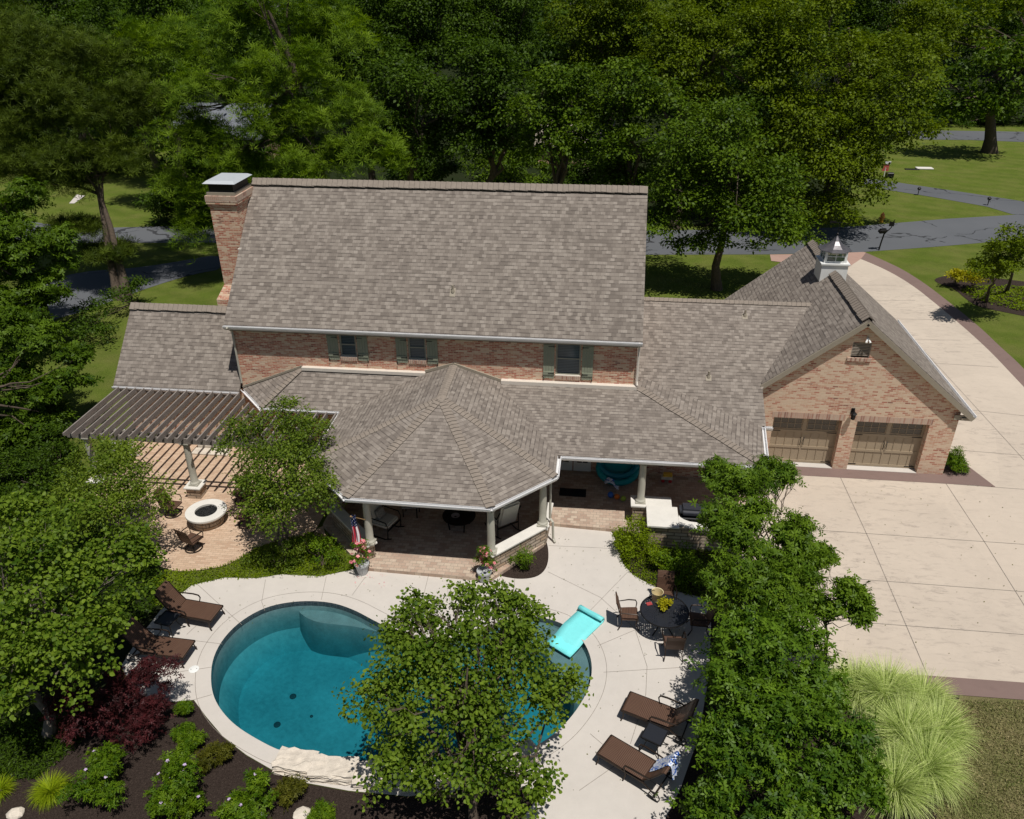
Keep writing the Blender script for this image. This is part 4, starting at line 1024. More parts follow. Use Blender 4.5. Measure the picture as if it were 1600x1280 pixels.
# ================================================================== PORCH WALLS, PERGOLA, COUNTER
def low_wall(name, label, path, h=.72, w=.36, cap=.07):
    t = thing(name, label, 'wall', (path[0][0], path[0][1], 0)); m = MB(); c_ = MB()
    for i, (a, b) in enumerate(zip(path[:-1], path[1:])):
        a, b = Vector((*a, 0)), Vector((*b, 0)); d = (b-a).normalized(); e = .002*i
        m.bar(a+Vector((0, 0, h/2)), b+Vector((0, 0, h/2)), w-.08, h-e)
        c_.bar(a-d*.12+Vector((0, 0, h+cap/2+e)), b+d*.12+Vector((0, 0, h+cap/2+e)), w+.02, cap)
    m.build('stone_face', M_STONE, t); c_.build('cap', M_CAPST, t, bevel=.012); return t
low_wall('low_stone_wall', 'low stone wall with white cap angled between two porch columns beside the round mulch bed', [(-2.98, 19.36), (-1.5, 20.95)], .70)
low_wall('low_stone_wall', 'low stone wall with shaded white cap angled beside the flag, left of the porch opening', [(-6.85, 19.42), (-8.55, 21.15), (-9.0, 24.1)], .70)
low_wall('low_stone_wall', 'short stone wall stub with white cap behind the downspout at the porch corner', [(-1.52, 20.95), (-1.45, 22.2)], .62)
t = thing('outdoor_counter', 'stone faced outdoor counter with thick white top, wrapping the right porch column', 'counter', (2.2, 22, 0))
m = MB(); m.box2((1.42, 22.22, 0), (2.6, 22.72, .80)); m.box2((1.92, 21.12, 0), (4.6, 21.45, .86)); m.box2((1.92, 21.45, 0), (2.5, 22.22, .86)); m.build('stone_face', M_STONE, t)
m = MB(); m.box2((1.34, 22.16, .80), (2.70, 22.80, .865)); m.box2((1.84, 21.03, .86), (2.86, 22.158, .93)); m.prism(smooth_poly([(2.86, 21.035), (4.7, 21.035), (4.7, 21.34), (3.3, 21.36), (2.95, 21.55), (2.862, 21.8)], 1), .861, .928); m.build('countertop', M_CAPST, t, bevel=.008)
g = thing('barbecue_grill', 'black covered barbecue grill tucked behind the white counter under the porch edge', 'grill', (3.3, 21.9, .13))
m = MB(); m.box((3.35, 21.95, .5), (.85, .55, .7)); m.build('cabinet', M_DARKP, g, bevel=.03)
m = MB(); m.box((3.35, 21.95, 1.0), (.86, .56, .28)); m.build('lid', plain('dark_cover', (.03, .032, .04), .5), g, bevel=.1, seg=3)
# pergola
pg = thing('pergola', 'weathered grey wooden pergola over the brick patio at the left wing', 'pergola', (-14.3, 22.4, 0))
zt = 2.66
for k in range(27):
    x = -18.25+k*.345; y1 = 25.40 if x < -13.4 else (25.4-(x+13.4)*1.1 if x < -12.2 else 24.25); y1 = min(y1, 25.4)
    m = MB(); y0 = 21.85+random.uniform(-.04, .04); xt = random.uniform(-.012, .012); zz = zt-.10; hh_ = .10
    m.add([(x-.022, y1, zz-hh_), (x+.022, y1, zz-hh_), (x+.022+xt, y0+.14, zz-hh_), (x-.022+xt, y0+.14, zz-hh_), (x-.022, y1, zz+.10), (x+.022, y1, zz+.10), (x+.022+xt, y0, zz+.10), (x-.022+xt, y0, zz+.10), (x-.022+xt, y0, zz), (x+.022+xt, y0, zz)],
          [(0, 1, 2, 3), (4, 7, 6, 5), (0, 4, 5, 1), (1, 5, 6, 9, 2), (0, 3, 8, 7, 4), (7, 8, 9, 6), (8, 3, 2, 9)])
    m.build('rafter', M_WOOD, pg)
for y in (22.25, 22.52): m = MB(); m.box2((-18.45, y-.02, 2.24), (-9.2, y+.02, 2.457)); m.build('beam', M_WOOD, pg)
m = MB(); m.box2((-18.4, 25.405, 2.42), (-13.5, 25.445, 2.56)); m.build('ledger', M_WOOD, pg)
for x in (-17.85, -14.15, -10.4):
    column(x, 22.38, .48, 'column', pg, 2.238)
    m = MB(); m.box2((x-.25, 22.13, 0), (x+.25, 22.63, .42)); m.build('plinth', M_STONE, pg)
    m = MB(); m.box2((x-.31, 22.07, .42), (x+.31, 22.69, .478)); m.build('plinth_cap', M_CAPST, pg, bevel=.01)
t = thing('stone_step', 'pair of pale stone slab steps against the brick wall under the pergola', 'step', (-14.9, 25.5, 0))
m = MB(); m.box2((-15.6, 25.42, .012), (-14.3, 25.78, .20)); m.build('upper_slab', M_ROCK, t, bevel=.02)
m = MB(); m.box2((-15.7, 24.98, .012), (-14.2, 25.41, .09)); m.build('lower_slab', M_ROCK, t, bevel=.02)
t = thing('lattice_panel', 'small white lattice panel at the back left of the patio', 'lattice', (-18.2, 24.6, 0)); m = MB()
for k in range(8):
    m.bar((-18.6+k*.13, 24.6, .05), (-18.6+k*.13, 24.6, 1.25), .03, .012); m.bar((-18.65, 24.585, .1+k*.16), (-17.6, 24.585, .1+k*.16), .012, .03)
m.build('lattice', M_WHITE, t)

# ================================================================== FURNITURE
def place(o, loc, rz, label=None):
    o.location = loc; o.rotation_euler = (0, 0, rz)
    if label: o['label'] = label
    return o
def ribbon(mb, pts, y0, y1, th=.03):
    """bent board through the (x,z) points"""
    n = len(pts); vs = []
    for x, z in pts: vs += [(x, y0, z), (x, y1, z), (x, y1, z-th), (x, y0, z-th)]
    fs = []
    for i in range(n-1):
        a, b = i*4, i*4+4
        fs += [(a, b, b+1, a+1), (a+1, b+1, b+2, a+2), (a+2, b+2, b+3, a+3), (a+3, b+3, b, a)]
    fs += [(0, 1, 2, 3), (n*4-1, n*4-2, n*4-3, n*4-4)]
    mb.add(vs, fs)
def chaise():
    t = thing('chaise_longue', '', 'chaise longue', group='wicker chaise longues on the pool deck')
    m = MB(); ribbon(m, [(0, .33), (.05, .365), (.4, .37), (.8, .36), (1.2, .35)], -.31, .31, .025); m.build('seat', M_WICK, t)
    m = MB(); ribbon(m, [(1.21, .36), (1.36, .52), (1.52, .74), (1.62, .92), (1.70, .99), (1.74, .98)], -.30, .30, .03); m.build('backrest', M_WICK, t)
    m = MB()
    for s in (-1, 1):
        m.bar((0, s*.33, .335), (1.25, s*.33, .325), .035, .045); m.tube([(1.2, s*.33, .34), (1.38, s*.33, .24), (1.56, s*.33, .15)], .02, 6)
        m.tube([(1.21, s*.32, .35), (1.36, s*.32, .52), (1.52, s*.32, .74), (1.66, s*.32, .95)], .017, 6)
    for x, z in ((.0, .33), (.6, .31), (1.22, .31), (1.56, .15)): m.bar((x, -.33, z), (x, .33, z), .03, .03)
    m.build('frame', M_BRONZE, t)
    for s in (-1, 1):
        for x in (.06, .78):
            m = MB(); m.tube([(x, s*.33, .33), (x+.01, s*.335, .18), (x-.04, s*.345, .0)], [.018, .016, .02], 6); m.build('leg', M_BRONZE, t)
        m = MB(); m.tube([(.78, s*.34, .33), (.74, s*.36, .48), (.78, s*.36, .56), (.95, s*.36, .58), (1.25, s*.35, .57), (1.40, s*.335, .57)], [.016, .018, .022, .024, .022, .016], 6); m.build('armrest', M_BRONZE, t)
        m = MB(); N_ = 16; r0 = .135; cx0, cz0, yy = 1.56, .14, s*.37
        ring = [(cx0+r0*math.cos(2*math.pi*k/N_), yy, cz0+r0*math.sin(2*math.pi*k/N_)) for k in range(N_+1)]
        m.tube(ring, .014, 6, cap=False)
        for k in range(5):
            a = 2*math.pi*k/5+.3; m.tube([(cx0, yy, cz0), (cx0+r0*math.cos(a), yy, cz0+r0*math.sin(a))], .007, 5)
        m.lathe((cx0, yy, cz0), [(.03, -.02), (.03, .02)], 10)
        m.build('wheel', M_IRON, t)
    m = MB(); m.tube([(1.56, -.37, .14), (1.56, .37, .14)], .012, 6); m.build('axle', M_IRON, t)
    return t
c1 = chaise()
spots = [((0.60, 13.02, .012), math.radians(-30.5), 'brown wicker chaise longue with blue and white towel, nearest the camera'),
         ((1.13, 14.38, .012), math.radians(-20.5), 'brown wicker chaise longue right of the pool, with an empty upright back'),
         ((-10.55, 16.25, .012), math.radians(173), 'brown wicker chaise longue left of the pool, next to the green ground cover'),
         ((-10.70, 14.83, .012), math.radians(177), 'brown wicker chaise longue half in tree shade, nearer the round white lid')]
chs = [c1]+[copy_tree(c1) for _ in range(3)]
for o, (p, r, l) in zip(chs, spots): place(o, p, r, l)
# towel over the back of the nearest chaise
t = NT('towel_print'); uv = t.coord('Object'); n_ = t.noise(9, uv, 3, .6, 1.2)
t.pbr(t.ramp(n_, [(.0, (.03, .10, .42)), (.42, (.05, .16, .55)), (.47, (.70, .74, .80)), (.56, (.78, .78, .78)), (.60, (.30, .38, .70)), (.66, (.72, .66, .62))], 'CONSTANT'), .95)
M_TOWEL = t.m
def draped(name, label, cat, org, rz, path, w, mat, group=None):
    tn = setp(MBdr(path, w).build(name, mat, None), label, cat, group); tn.location = org; tn.rotation_euler = (0, 0, rz); return tn
def MBdr(path, w, nv=10, amp=.02):
    m = MB(); vs = []; n = len(path)
    for i, (x, z) in enumerate(path):
        for j in range(nv+1):
            y = -w/2+w*j/nv; a = amp*(.4+i/n)
            vs.append((x+a*math.sin(j*1.9+i*.8), y*(1-.06*math.sin(i*1.1)), z+a*.7*math.cos(j*2.3+i)))
    m.add(vs, [(i*(nv+1)+j, (i+1)*(nv+1)+j, (i+1)*(nv+1)+j+1, i*(nv+1)+j+1) for i in range(n-1) for j in range(nv)], True)
    return m
p0, r0_, _ = spots[0]
draped('beach_towel', 'blue and white patterned beach towel draped over the nearest chaise back', 'towel', Vector(p0)+Vector((math.cos(r0_)*0-math.sin(r0_)*.13, math.sin(r0_)*0+math.cos(r0_)*.13, 0)), r0_,
       [(1.25, .43), (1.36, .56), (1.50, .76), (1.60, .93), (1.68, 1.03), (1.76, 1.03), (1.80, .94), (1.81, .78), (1.83, .62)], .44, M_TOWEL)
# perforated cast tables
t = NT('perforated_iron'); c = t.coord('Object'); v = t.n('ShaderNodeTexVoronoi'); v.inputs['Scale'].default_value = 17; v.inputs['Randomness'].default_value = .15; t.l(c, v.inputs['Vector'])
p_ = t.pbr((.022, .024, .03), .4, .2, None, .5); hole = t.math('GREATER_THAN', v.outputs['Distance'], .60)
t.l(t.math('SUBTRACT', 1.0, t.math('MULTIPLY', t.math('LESS_THAN', v.outputs['Distance'], .25), t.math('GREATER_THAN', t.noise(4.0, c, 1), .47))), p_.inputs['Alpha']); M_PERF = t.m
def side_table():
    t = thing('side_table', '', 'side table', group='black iron side tables between the chaise longues')
    m = MB(); m.box((0, 0, .50), (.50, .50, .015)); m.build('tabletop', M_PERF, t, world=False)
    m = MB()
    for a, b in (((-.25, -.25), (.25, -.25)), ((.25, -.25), (.25, .25)), ((.25, .25), (-.25, .25)), ((-.25, .25), (-.25, -.25))): m.bar((*a, .50), (*b, .50), .03, .03)
    m.build('rim', M_IRON, t)
    for sx in (-1, 1):
        for sy in (-1, 1):
            m = MB(); m.tube([(sx*.2, sy*.2, .49), (sx*.14, sy*.14, .3), (sx*.2, sy*.2, .1), (sx*.28, sy*.28, .012)], .013, 6); m.build('leg', M_IRON, t)
    return t
s1 = side_table(); place(s1, (1.80, 13.32, .012), math.radians(-25), 'square black iron side table between the two right chaise longues')
s2 = copy_tree(s1); place(s2, (-11.75, 15.75, .012), math.radians(-10), 'square black iron side table between the two left chaise longues')
def arm_chair(kind):
    t = thing('patio_chair', '', 'chair', group='wicker armchairs round the iron table' if kind == 'dining' else 'wicker rocking armchairs round the fire pit')
    lo = .42 if kind == 'dining' else .40
    m = MB(); ribbon(m, [(.26, lo-.01), (.22, lo+.015), (0, lo), (-.2, lo-.02)], -.25, .25, .04); m.build('seat', M_WICK, t)
    m = MB(); ribbon(m, [(-.21, lo-.01), (-.27, .62), (-.30, .80), (-.37, .95), (-.40, 1.00)], -.24, .24, .03); m.build('backrest', M_WICK, t)
    for s in (-1, 1):
        m = MB(); m.tube([(.22, s*.26, lo-.02), (.24, s*.29, .56), (.20, s*.30, .65), (0, s*.30, .66), (-.27, s*.25, .64)], [.014, .016, .02, .02, .014], 6); m.build('armrest', M_BRONZE, t)
    m = MB()
    for s in (-1, 1):
        m.tube([(.26, s*.25, lo-.03), (-.21, s*.25, lo-.04), (-.28, s*.245, .62), (-.38, s*.245, .98)], .014, 6)
    m.build('frame', M_BRONZE, t)
    if kind == 'dining':
        for sx in (-1, 1):
            for s in (-1, 1):
                m = MB(); m.tube([(sx*.22, s*.24, lo-.03), (sx*.2, s*.22, .2), (sx*.30, s*.26, .012)], [.016, .014, .018], 6); m.build('leg', M_BRONZE, t)
    else:
        m = MB(); m.lathe((0, 0, .12), [(.04, 0), (.04, .26)], 10)
        N_ = 20
        m.tube([(.27*math.cos(2*math.pi*k/N_), .27*math.sin(2*math.pi*k/N_), .03) for k in range(N_+1)], .02, 6, cap=False)
        for k in range(4):
            a = math.pi/4+k*math.pi/2; m.tube([(.03*math.cos(a), .03*math.sin(a), .2), (.2*math.cos(a), .2*math.sin(a), .16), (.27*math.cos(a), .27*math.sin(a), .03)], .018, 6)
        m.build('swivel_base', M_BRONZE, t)
    return t
TC = Vector((2.22, 17.38, .012))
d1 = arm_chair('dining')
dl = [((-.98, .10), 0.05, 'brown wicker armchair left of the round iron table, seen side on'), ((.10, 1.0), -math.pi/2, 'brown wicker armchair facing the camera behind the bucket and round table'),
      ((1.0, .08), math.pi, 'brown wicker armchair right of the round table in dappled tree shade'), ((.22, -.92), math.pi/2+.05, 'brown wicker armchair with its back to the camera, near side of round table')]
for i, (p, r, l) in enumerate(dl):
    o = d1 if i == 0 else copy_tree(d1); place(o, TC+Vector((*p, 0)), r, l)
tb_ = thing('dining_table', 'round black perforated iron table on the pool deck', 'table', TC)
m = MB(); m.lathe((*TC[:2], .71), [(.665, 0), (.665, .012)], 40); m.build('tabletop', M_PERF, tb_)
m = MB(); m.tube([(TC.x+.67*math.cos(a), TC.y+.67*math.sin(a), .715) for a in np.linspace(0, 2*math.pi, 41)], .02, 6, cap=False); m.build('rim', M_IRON, tb_)
for k in range(4):
    a = math.pi/4+k*math.pi/2; m = MB(); C_, S_ = math.cos(a), math.sin(a)
    m.tube([(TC.x+C_*.42, TC.y+S_*.42, .70), (TC.x+C_*.2, TC.y+S_*.2, .45), (TC.x+C_*.22, TC.y+S_*.22, .2), (TC.x+C_*.42, TC.y+S_*.42, .02)], .02, 6); m.build('leg', M_IRON, tb_)
bk = thing('bucket', 'cream bucket standing on the far edge of the iron table', 'bucket', (2.02, 17.80, .724))
m = MB(); m.lathe((2.02, 17.80, .724), [(.13, 0), (.165, .30), (.175, .31), (.155, .30), (.12, .02), (.01, .02)], 24, cap=False); m.build('body', plain('cream_enamel', (.62, .52, .30), .55), bk)
m = MB(); m.tube([(1.86, 17.80, 1.0), (1.85, 17.74, 1.12), (1.93, 17.70, 1.14)], .008, 5); m.build('handle', M_IRON, bk)
b_ = (2.25, 17.50, .724)
make = thing('potted_plant', 'lime green leafy plant in a small bowl at the middle of the iron table', 'plant', b_)
m = MB(); m.lathe(b_, [(.09, 0), (.15, .09), (.14, .09), (.08, .02)], 18, cap=False); m.build('bowl', M_IRON, make)
P, N, T, tone, LC = crown_pts([(b_[0], b_[1], b_[2]+.14, .20, .20, .11)], 1.6, .045, 7, zmin=-.1)
leaf_mesh('foliage', P, N, np.full(len(P), .05), tone, LM['yellow'], make, 'broad', T)
nk = MB(); nk.box((1.80, 17.60, .735), (.16, .12, .012), .4); setp(nk.build('napkin', plain('red_cloth', (.35, .05, .05), .9)), 'small red cloth lying on the iron table beside the bucket', 'cloth')
# fire pit
fp = thing('fire_pit', 'round stone fire pit with white stone rim and black lava rock', 'fire pit', (-13.02, 20.85, 0))
m = MB(); m.lathe((-13.02, 20.85, .012), [(.52, 0), (.52, .42)], 36, cap=False); m.build('stone_ring', M_STONE, fp)
m = MB(); m.lathe((-13.02, 20.85, .43), [(.37, 0), (.68, 0), (.685, .035), (.68, .07), (.37, .07), (.37, 0)], 40, cap=False); m.build('rim', M_CAPST, fp)
m = MB(); m.lathe((-13.02, 20.85, .40), [(.38, 0), (.30, .045), (.01, .055)], 24, cap=False); lv = m.build('lava_bed', M_LAVA, fp)
rk = [Vector((-13.02+.35*math.sqrt(random.random())*math.cos(a), 20.85+.35*math.sqrt(random.random())*math.sin(a), .455)) for a in [random.uniform(0, 6.28) for _ in range(160)]]
m = MB()
for q in rk: m.box(q, [random.uniform(.02, .045) for _ in range(3)], random.uniform(0, 3), Matrix.Rotation(random.uniform(0, 3), 3, 'X'))
setp(m.build('lava_rock', M_LAVA, fp), kind='stuff')
f1 = arm_chair('rocker')
fl = [((-14.45, 21.15), -.15, 'brown wicker rocking armchair left of the fire pit, turned towards the white rim'), ((-12.35, 22.15), -2.2, 'brown wicker rocking armchair behind the fire pit, partly under the small tree'),
      ((-11.65, 20.85), 3.0, 'brown wicker rocking armchair right of the fire pit by the tree trunk'), ((-12.85, 19.42), 1.25, 'brown wicker rocking armchair on the near side of the fire pit in leaf shade')]
for i, (p, r, l) in enumerate(fl):
    o = f1 if i == 0 else copy_tree(f1); place(o, (*p, .014), r, l)
# turquoise float
fa, fb_ = G(921, 964, .05), G(872, 1015, -.08); d = (fb_-fa); d.z = 0; Lf = d.length; d.normalize(); ang = math.atan2(d.y, d.x)
m = MB(); path = [(-.0, .12), (-.06, .165), (-.12, .14), (-.13, .08), (-.07, .045), (0, .05), (Lf*.3, .052), (Lf*.45, .05), (Lf*.55, .01), (Lf*.7, -.055), (Lf*.85, -.075), (Lf, -.085)]
n = len(path); vs = []; wd = .42
for i, (x, z) in enumerate(path):
    for j in range(5):
        vs.append((x, -wd+2*wd*j/4, z+.006*math.sin(j*2+i)))
m.add(vs, [(i*5+j, (i+1)*5+j, (i+1)*5+j+1, i*5+j+1) for i in range(n-1) for j in range(4)], True)
fo_ = m.build('pool_float', plain('turquoise_foam', (.20, .70, .70), .6, var=.05))
fo_.location = (fa.x, fa.y, 0); fo_.rotation_euler = (0, 0, ang)
sm_ = fo_.modifiers.new('s', 'SOLIDIFY'); sm_.thickness = .04
setp(fo_, 'turquoise foam pool float with rolled pillow end, half on deck, half on water', 'pool float')
lid = MB(); q = G(303, 1046, .012); lid.lathe(q, [(.135, 0), (.135, .01), (.12, .016), (.01, .016)], 28); lo2 = setp(lid.build('skimmer_lid', M_WHITE), 'round white skimmer lid set in the deck near the left chaise longue', 'lid')
h_ = MB()
for a in (-.07, .07): h_.lathe((q.x+a, q.y+a*.3, q.z+.016), [(.012, 0), (.012, .002)], 8)
h_.build('finger_hole', M_IRON, lo2)
# rough stone ledge at the near pool edge
ledge_pts = [G(*p) for p in [(437, 1190), (490, 1204), (556, 1214), (625, 1220), (700, 1220), (775, 1205), (838, 1180)]]
for i, (a, b) in enumerate(zip(ledge_pts[:-1], ledge_pts[1:])):
    mid = (a+b)/2; d = (b-a); an = math.atan2(d.y, d.x)+.10; L_ = d.length
    t = thing('stone_block', ['leftmost', 'second from the left', 'third from the left', 'fourth from the left', 'fifth from the left', 'rightmost'][i]+' rough pale limestone block on the near pool edge', 'stone', (mid.x, mid.y, 0), 0, 'limestone blocks on the near edge of the pool')
    def rough(c, s, rz, nm, seed):
        bm = bmesh.new(); bmesh.ops.create_cube(bm, size=1); bmesh.ops.scale(bm, vec=s, verts=bm.verts)
        bmesh.ops.subdivide_edges(bm, edges=bm.edges, cuts=5, use_grid_fill=True)
        r = random.Random(seed)
        for v in bm.verts:
            k = .02; v.co += Vector((r.gauss(0, k), r.gauss(0, k), r.gauss(0, k*.6)))
        R_ = Matrix.Rotation(rz, 4, 'Z'); bm.transform(Matrix.Translation(c) @ R_)
        me = bpy.data.meshes.new(nm); bm.to_mesh(me); bm.free(); uvbox(me); return finish(nm, me, M_ROCK, t)
    rough(Vector((mid.x, mid.y, .19+.02*(i % 2))), (L_*1.02, .55, .13), an, 'top_slab', i)
    rough(Vector((mid.x, mid.y-.06, .06)), (L_*.98, .44, .12), an, 'base_course', i+50)
# planters with pink flowers, flag
def flower_pot(u, v, label):
    b = G(u, v, .012); t = thing('flower_pot', label, 'flower pot', b, 0, 'grey flower pots beside the porch opening')
    m = MB(); m.lathe(b, [(.15, 0), (.21, .34), (.235, .35), (.235, .40), (.205, .40), (.20, .36), (.01, .36)], 24, cap=False); m.build('pot', plain('grey_pot', (.42, .43, .43), .6, var=.15) if 'grey_pot' not in MATS and not bpy.data.materials.get('grey_pot') else bpy.data.materials['grey_pot'], t)
    bl = [(b.x, b.y, .64, .30, .30, .26), (b.x, b.y+.03, 1.05, .18, .18, .26)]
    P, N, T, tone, LC = crown_pts(bl, 1.3, .05, 7); leaf_mesh('foliage', P, N, np.full(len(P), .055), tone, LM['shrub'], t, 'diamond', T)
    for k in range(46):
        p, r = random.choice(LC); e = rdir(1, -.5)[0]; q = np.array(p)+e*r*1.2; k5 = 5; a = np.linspace(0, 2*math.pi, k5, endpoint=False); T_ = np.stack([np.cos(a), np.sin(a), np.full(k5, .2)], 1)
        leaf_mesh('blossom', np.repeat(q[None], k5, 0), np.array([[0, 0, .6]]*k5)+e*.7, np.full(k5, .07), rng.uniform(.2, 1, k5), LM['pink'], t, 'broad', T_)
flower_pot(567, 895, 'grey pot of pink flowers left of the porch opening, under the flag')
flower_pot(757, 907, 'grey pot of pink flowers right of the porch opening, beside the white capped wall')
fl_ = thing('flag', 'American flag hanging furled from a short pole on a porch column', 'flag', (-6.95, 19.3, 0))
tip = PY(548, 807, 18.75)
m = MB(); m.tube([(-6.87, 19.34, 1.70), tuple(tip)], .013, 8); m.lathe(tuple(tip), [(.01, -.03), (.03, 0), (.01, .03)], 8); m.build('pole', plain('brass_pole', (.35, .22, .10), .4), fl_)
t = NT('flag_cloth'); uv = t.coord('UV'); sx = t.n('ShaderNodeSeparateXYZ'); t.l(uv, sx.inputs[0])
st = t.math('LESS_THAN', t.math('FRACT', t.math('MULTIPLY', sx.outputs[0], 3.5)), .5)
v = t.n('ShaderNodeTexVoronoi'); v.inputs['Scale'].default_value = 9; v.inputs['Randomness'].default_value = .2; t.l(uv, v.inputs['Vector'])
star = t.math('LESS_THAN', v.outputs['Distance'], .22)
k = t.mix(st, (.80, .78, .77), (.55, .03, .06)); cant = t.mix(star, (.012, .02, .08), (.65, .65, .65))
t.pbr(t.mix(t.math('GREATER_THAN', sx.outputs[1], .62), k, cant), .85)
me = bpy.data.meshes.new('cloth'); nu, nv = 14, 10; vs = []; fs = []; uvs = []
top = tip+Vector((.05, .08, -.02))
for i in range(nv+1):
    for j in range(nu+1):
        f = j/nu; g_ = i/nv; w = .20+.08*(1-g_)
        vs.append((top.x-w/2+w*f+.02*math.sin(g_*5), top.y+.055*math.sin(f*15+g_*1.5), top.z-1.05*(1-g_)))
for i in range(nv):
    for j in range(nu): fs.append((i*(nu+1)+j, i*(nu+1)+j+1, (i+1)*(nu+1)+j+1, (i+1)*(nu+1)+j))
me.from_pydata(vs, [], fs); ul = me.uv_layers.new(name='UVMap')
for p in me.polygons:
    for li in p.loop_indices:
        vi = me.loops[li].vertex_index; ul.data[li].uv = ((vi % (nu+1))/nu, (vi//(nu+1))/nv)
finish('cloth', me, t.m, fl_, smooth=True)
# porch furniture
def cushion_chair(loc, rz, label, high=False):
    t = thing('lounge_chair', label, 'chair', (0, 0, 0), 0, 'cushioned chairs on the porch')
    m = MB(); m.box((0, 0, .42), (.56, .58, .14)); m.build('seat_cushion', M_CUSH, t, bevel=.04, seg=2)
    m = MB(); m.box((-.34, 0, .78), (.14, .58, .62 if not high else .8), M=Matrix.Rotation(-.28, 3, 'Y')); m.build('back_cushion', M_CUSH, t, bevel=.05, seg=2)
    m = MB(); m.box((-.16, .02, .62), (.12, .34, .30), M=Matrix.Rotation(-.4, 3, 'Y')); m.build('pillow', plain('patterned_pillow', (.24, .23, .21), .9, var=.4, scale=20) if not bpy.data.materials.get('patterned_pillow') else bpy.data.materials['patterned_pillow'], t, bevel=.04)
    for s in (-1, 1):
        m = MB(); m.tube([(.30, s*.33, .06), (.32, s*.33, .50), (.26, s*.33, .62), (-.25, s*.33, .64), (-.42, s*.33, .95)], .018, 6); m.tube([(.42, s*.33, .12), (.2, s*.33, .03), (-.2, s*.33, .03), (-.45, s*.33, .12)], .018, 6); m.tube([(-.3, s*.33, .64), (-.3, s*.33, .05)], .016, 6)
        m.build('side_frame', M_IRON, t)
    m = MB(); m.bar((.3, -.33, .33), (.3, .33, .33), .03, .04); m.bar((-.28, -.33, .33), (-.28, .33, .33), .03, .04); m.build('crossbar', M_IRON, t)
    return place(t, loc, rz)
q = G(603, 832, .13); ch_ = cushion_chair((q.x, q.y+.02, .13), -.35, 'cream cushioned rocking chair on the porch beside the left column'); ch_.scale = (1.15, 1.15, 1.15)
q = G(783, 828, .13); ch_ = cushion_chair((q.x+.05, q.y+.0, .13), math.pi-.9, 'cream cushioned chair with curved frame behind the right porch column', True); ch_.scale = (1.2, 1.2, 1.2)
q = G(716, 830, .13); ct = thing('coffee_table', 'round black iron coffee table in the shade of the porch', 'table', (q.x, q.y+.25, .13))
m = MB(); m.lathe((q.x, q.y+.25, .13), [(.55, .44), (.56, .47), (.01, .47)], 28); m.build('tabletop', M_IRON, ct)
for k in range(4):
    a = .6+k*math.pi/2; m = MB(); m.tube([(q.x+.42*math.cos(a), q.y+.25+.42*math.sin(a), .56), (q.x+.36*math.cos(a), q.y+.25+.36*math.sin(a), .13)], .025, 6); m.build('leg', M_IRON, ct)
m = MB(); m.lathe((q.x-.1, q.y+.15, .60), [(.06, 0), (.15, .06), (.14, .065), (.04, .02)], 16, cap=False); setp(m.build('bowl', plain('grey_bowl', (.25, .22, .22), .5)), 'grey bowl on the round black coffee table', 'bowl')
q = G(640, 812, .13); st_ = thing('end_table', 'pale topped end table behind the cream rocking chair', 'table', (q.x, q.y+.3, .13))
m = MB(); m.box((q.x, q.y+.3, .58), (.6, .5, .04), .2); m.build('tabletop', plain('pale_top', (.33, .32, .30), .5), st_)
for sx in (-1, 1):
    for sy in (-1, 1): m = MB(); m.bar((q.x+sx*.24, q.y+.3+sy*.18, .13), (q.x+sx*.24, q.y+.3+sy*.18, .56), .03, .03); m.build('leg', M_IRON, st_)
q = G(895, 770, .13); m = MB(); m.box((q.x, q.y, .142), (.95, .48, .015)); setp(m.build('doormat', plain('black_mat', (.010, .010, .013), .95)), 'black doormat on the shaded porch pavers', 'doormat')
q = G(955, 765, .13); base_q = Vector((q.x+.1, q.y, .13))
tf = thing('kiddie_pool', 'large teal inflatable pool propped on edge in the shaded porch', 'inflatable pool', base_q)
def tilt_ring(R0, rr, zc, yy): return [(base_q.x+.1+R0*math.cos(a)*1.1, base_q.y+.45+yy+R0*math.sin(a)*.55, .13+zc+R0*(math.sin(a))*.62) for a in np.linspace(0, 2*math.pi, 29)]
m = MB(); m.tube(tilt_ring(.62, .12, .62, 0), .12, 10, cap=False); m.build('ring', plain('teal_vinyl', (.0, .20, .23), .4), tf)
m = MB(); m.tube(tilt_ring(.60, .12, .82, .12), .11, 10, cap=False); m.build('upper_ring', plain('teal_vinyl_dark', (.0, .13, .19), .4), tf)
m = MB(); rg = tilt_ring(.6, .1, .60, .05)[:-1]; m.add(rg+[(base_q.x+.1, base_q.y+.5, .72)], [(i, (i+1) % 28, 28) for i in range(28)]); m.build('floor', MATS.get('teal_vinyl') or bpy.data.materials['teal_vinyl'], tf)
def ball(u, v, r, colr, nm, lab):
    p = G(u, v, .13+r); bm = bmesh.new(); bmesh.ops.create_icosphere(bm, subdivisions=3, radius=r)
    bm.transform(Matrix.Translation((p.x, p.y, .13+r))); me = bpy.data.meshes.new('toy_ball'); bm.to_mesh(me); bm.free(); uvbox(me)
    o = finish('toy_ball', me, plain(nm, colr, .4), None, smooth=True); setp(o, lab, 'ball', 'toy balls on the porch floor')
ball(964, 776, .10, (.60, .15, .02), 'orange_vinyl', 'orange toy ball in front of the teal inflatable pool')
ball(974, 779, .10, (.30, .42, .05), 'green_vinyl', 'lime green toy ball in front of the teal inflatable pool')
ball(954, 773, .11, (.03, .12, .45), 'blue_vinyl', 'blue toy ball beside the orange ball on the porch')
m = MBdr([(-.2, .30), (-.05, .36), (.1, .30), (.2, .16), (.28, .06)], .36, 8, .05); o = m.build('crumpled_towel', M_TOWEL); o.location = (base_q.x-.15, base_q.y-.05, .2); setp(o, 'crumpled blue and white towel leaning on the teal inflatable pool', 'towel')
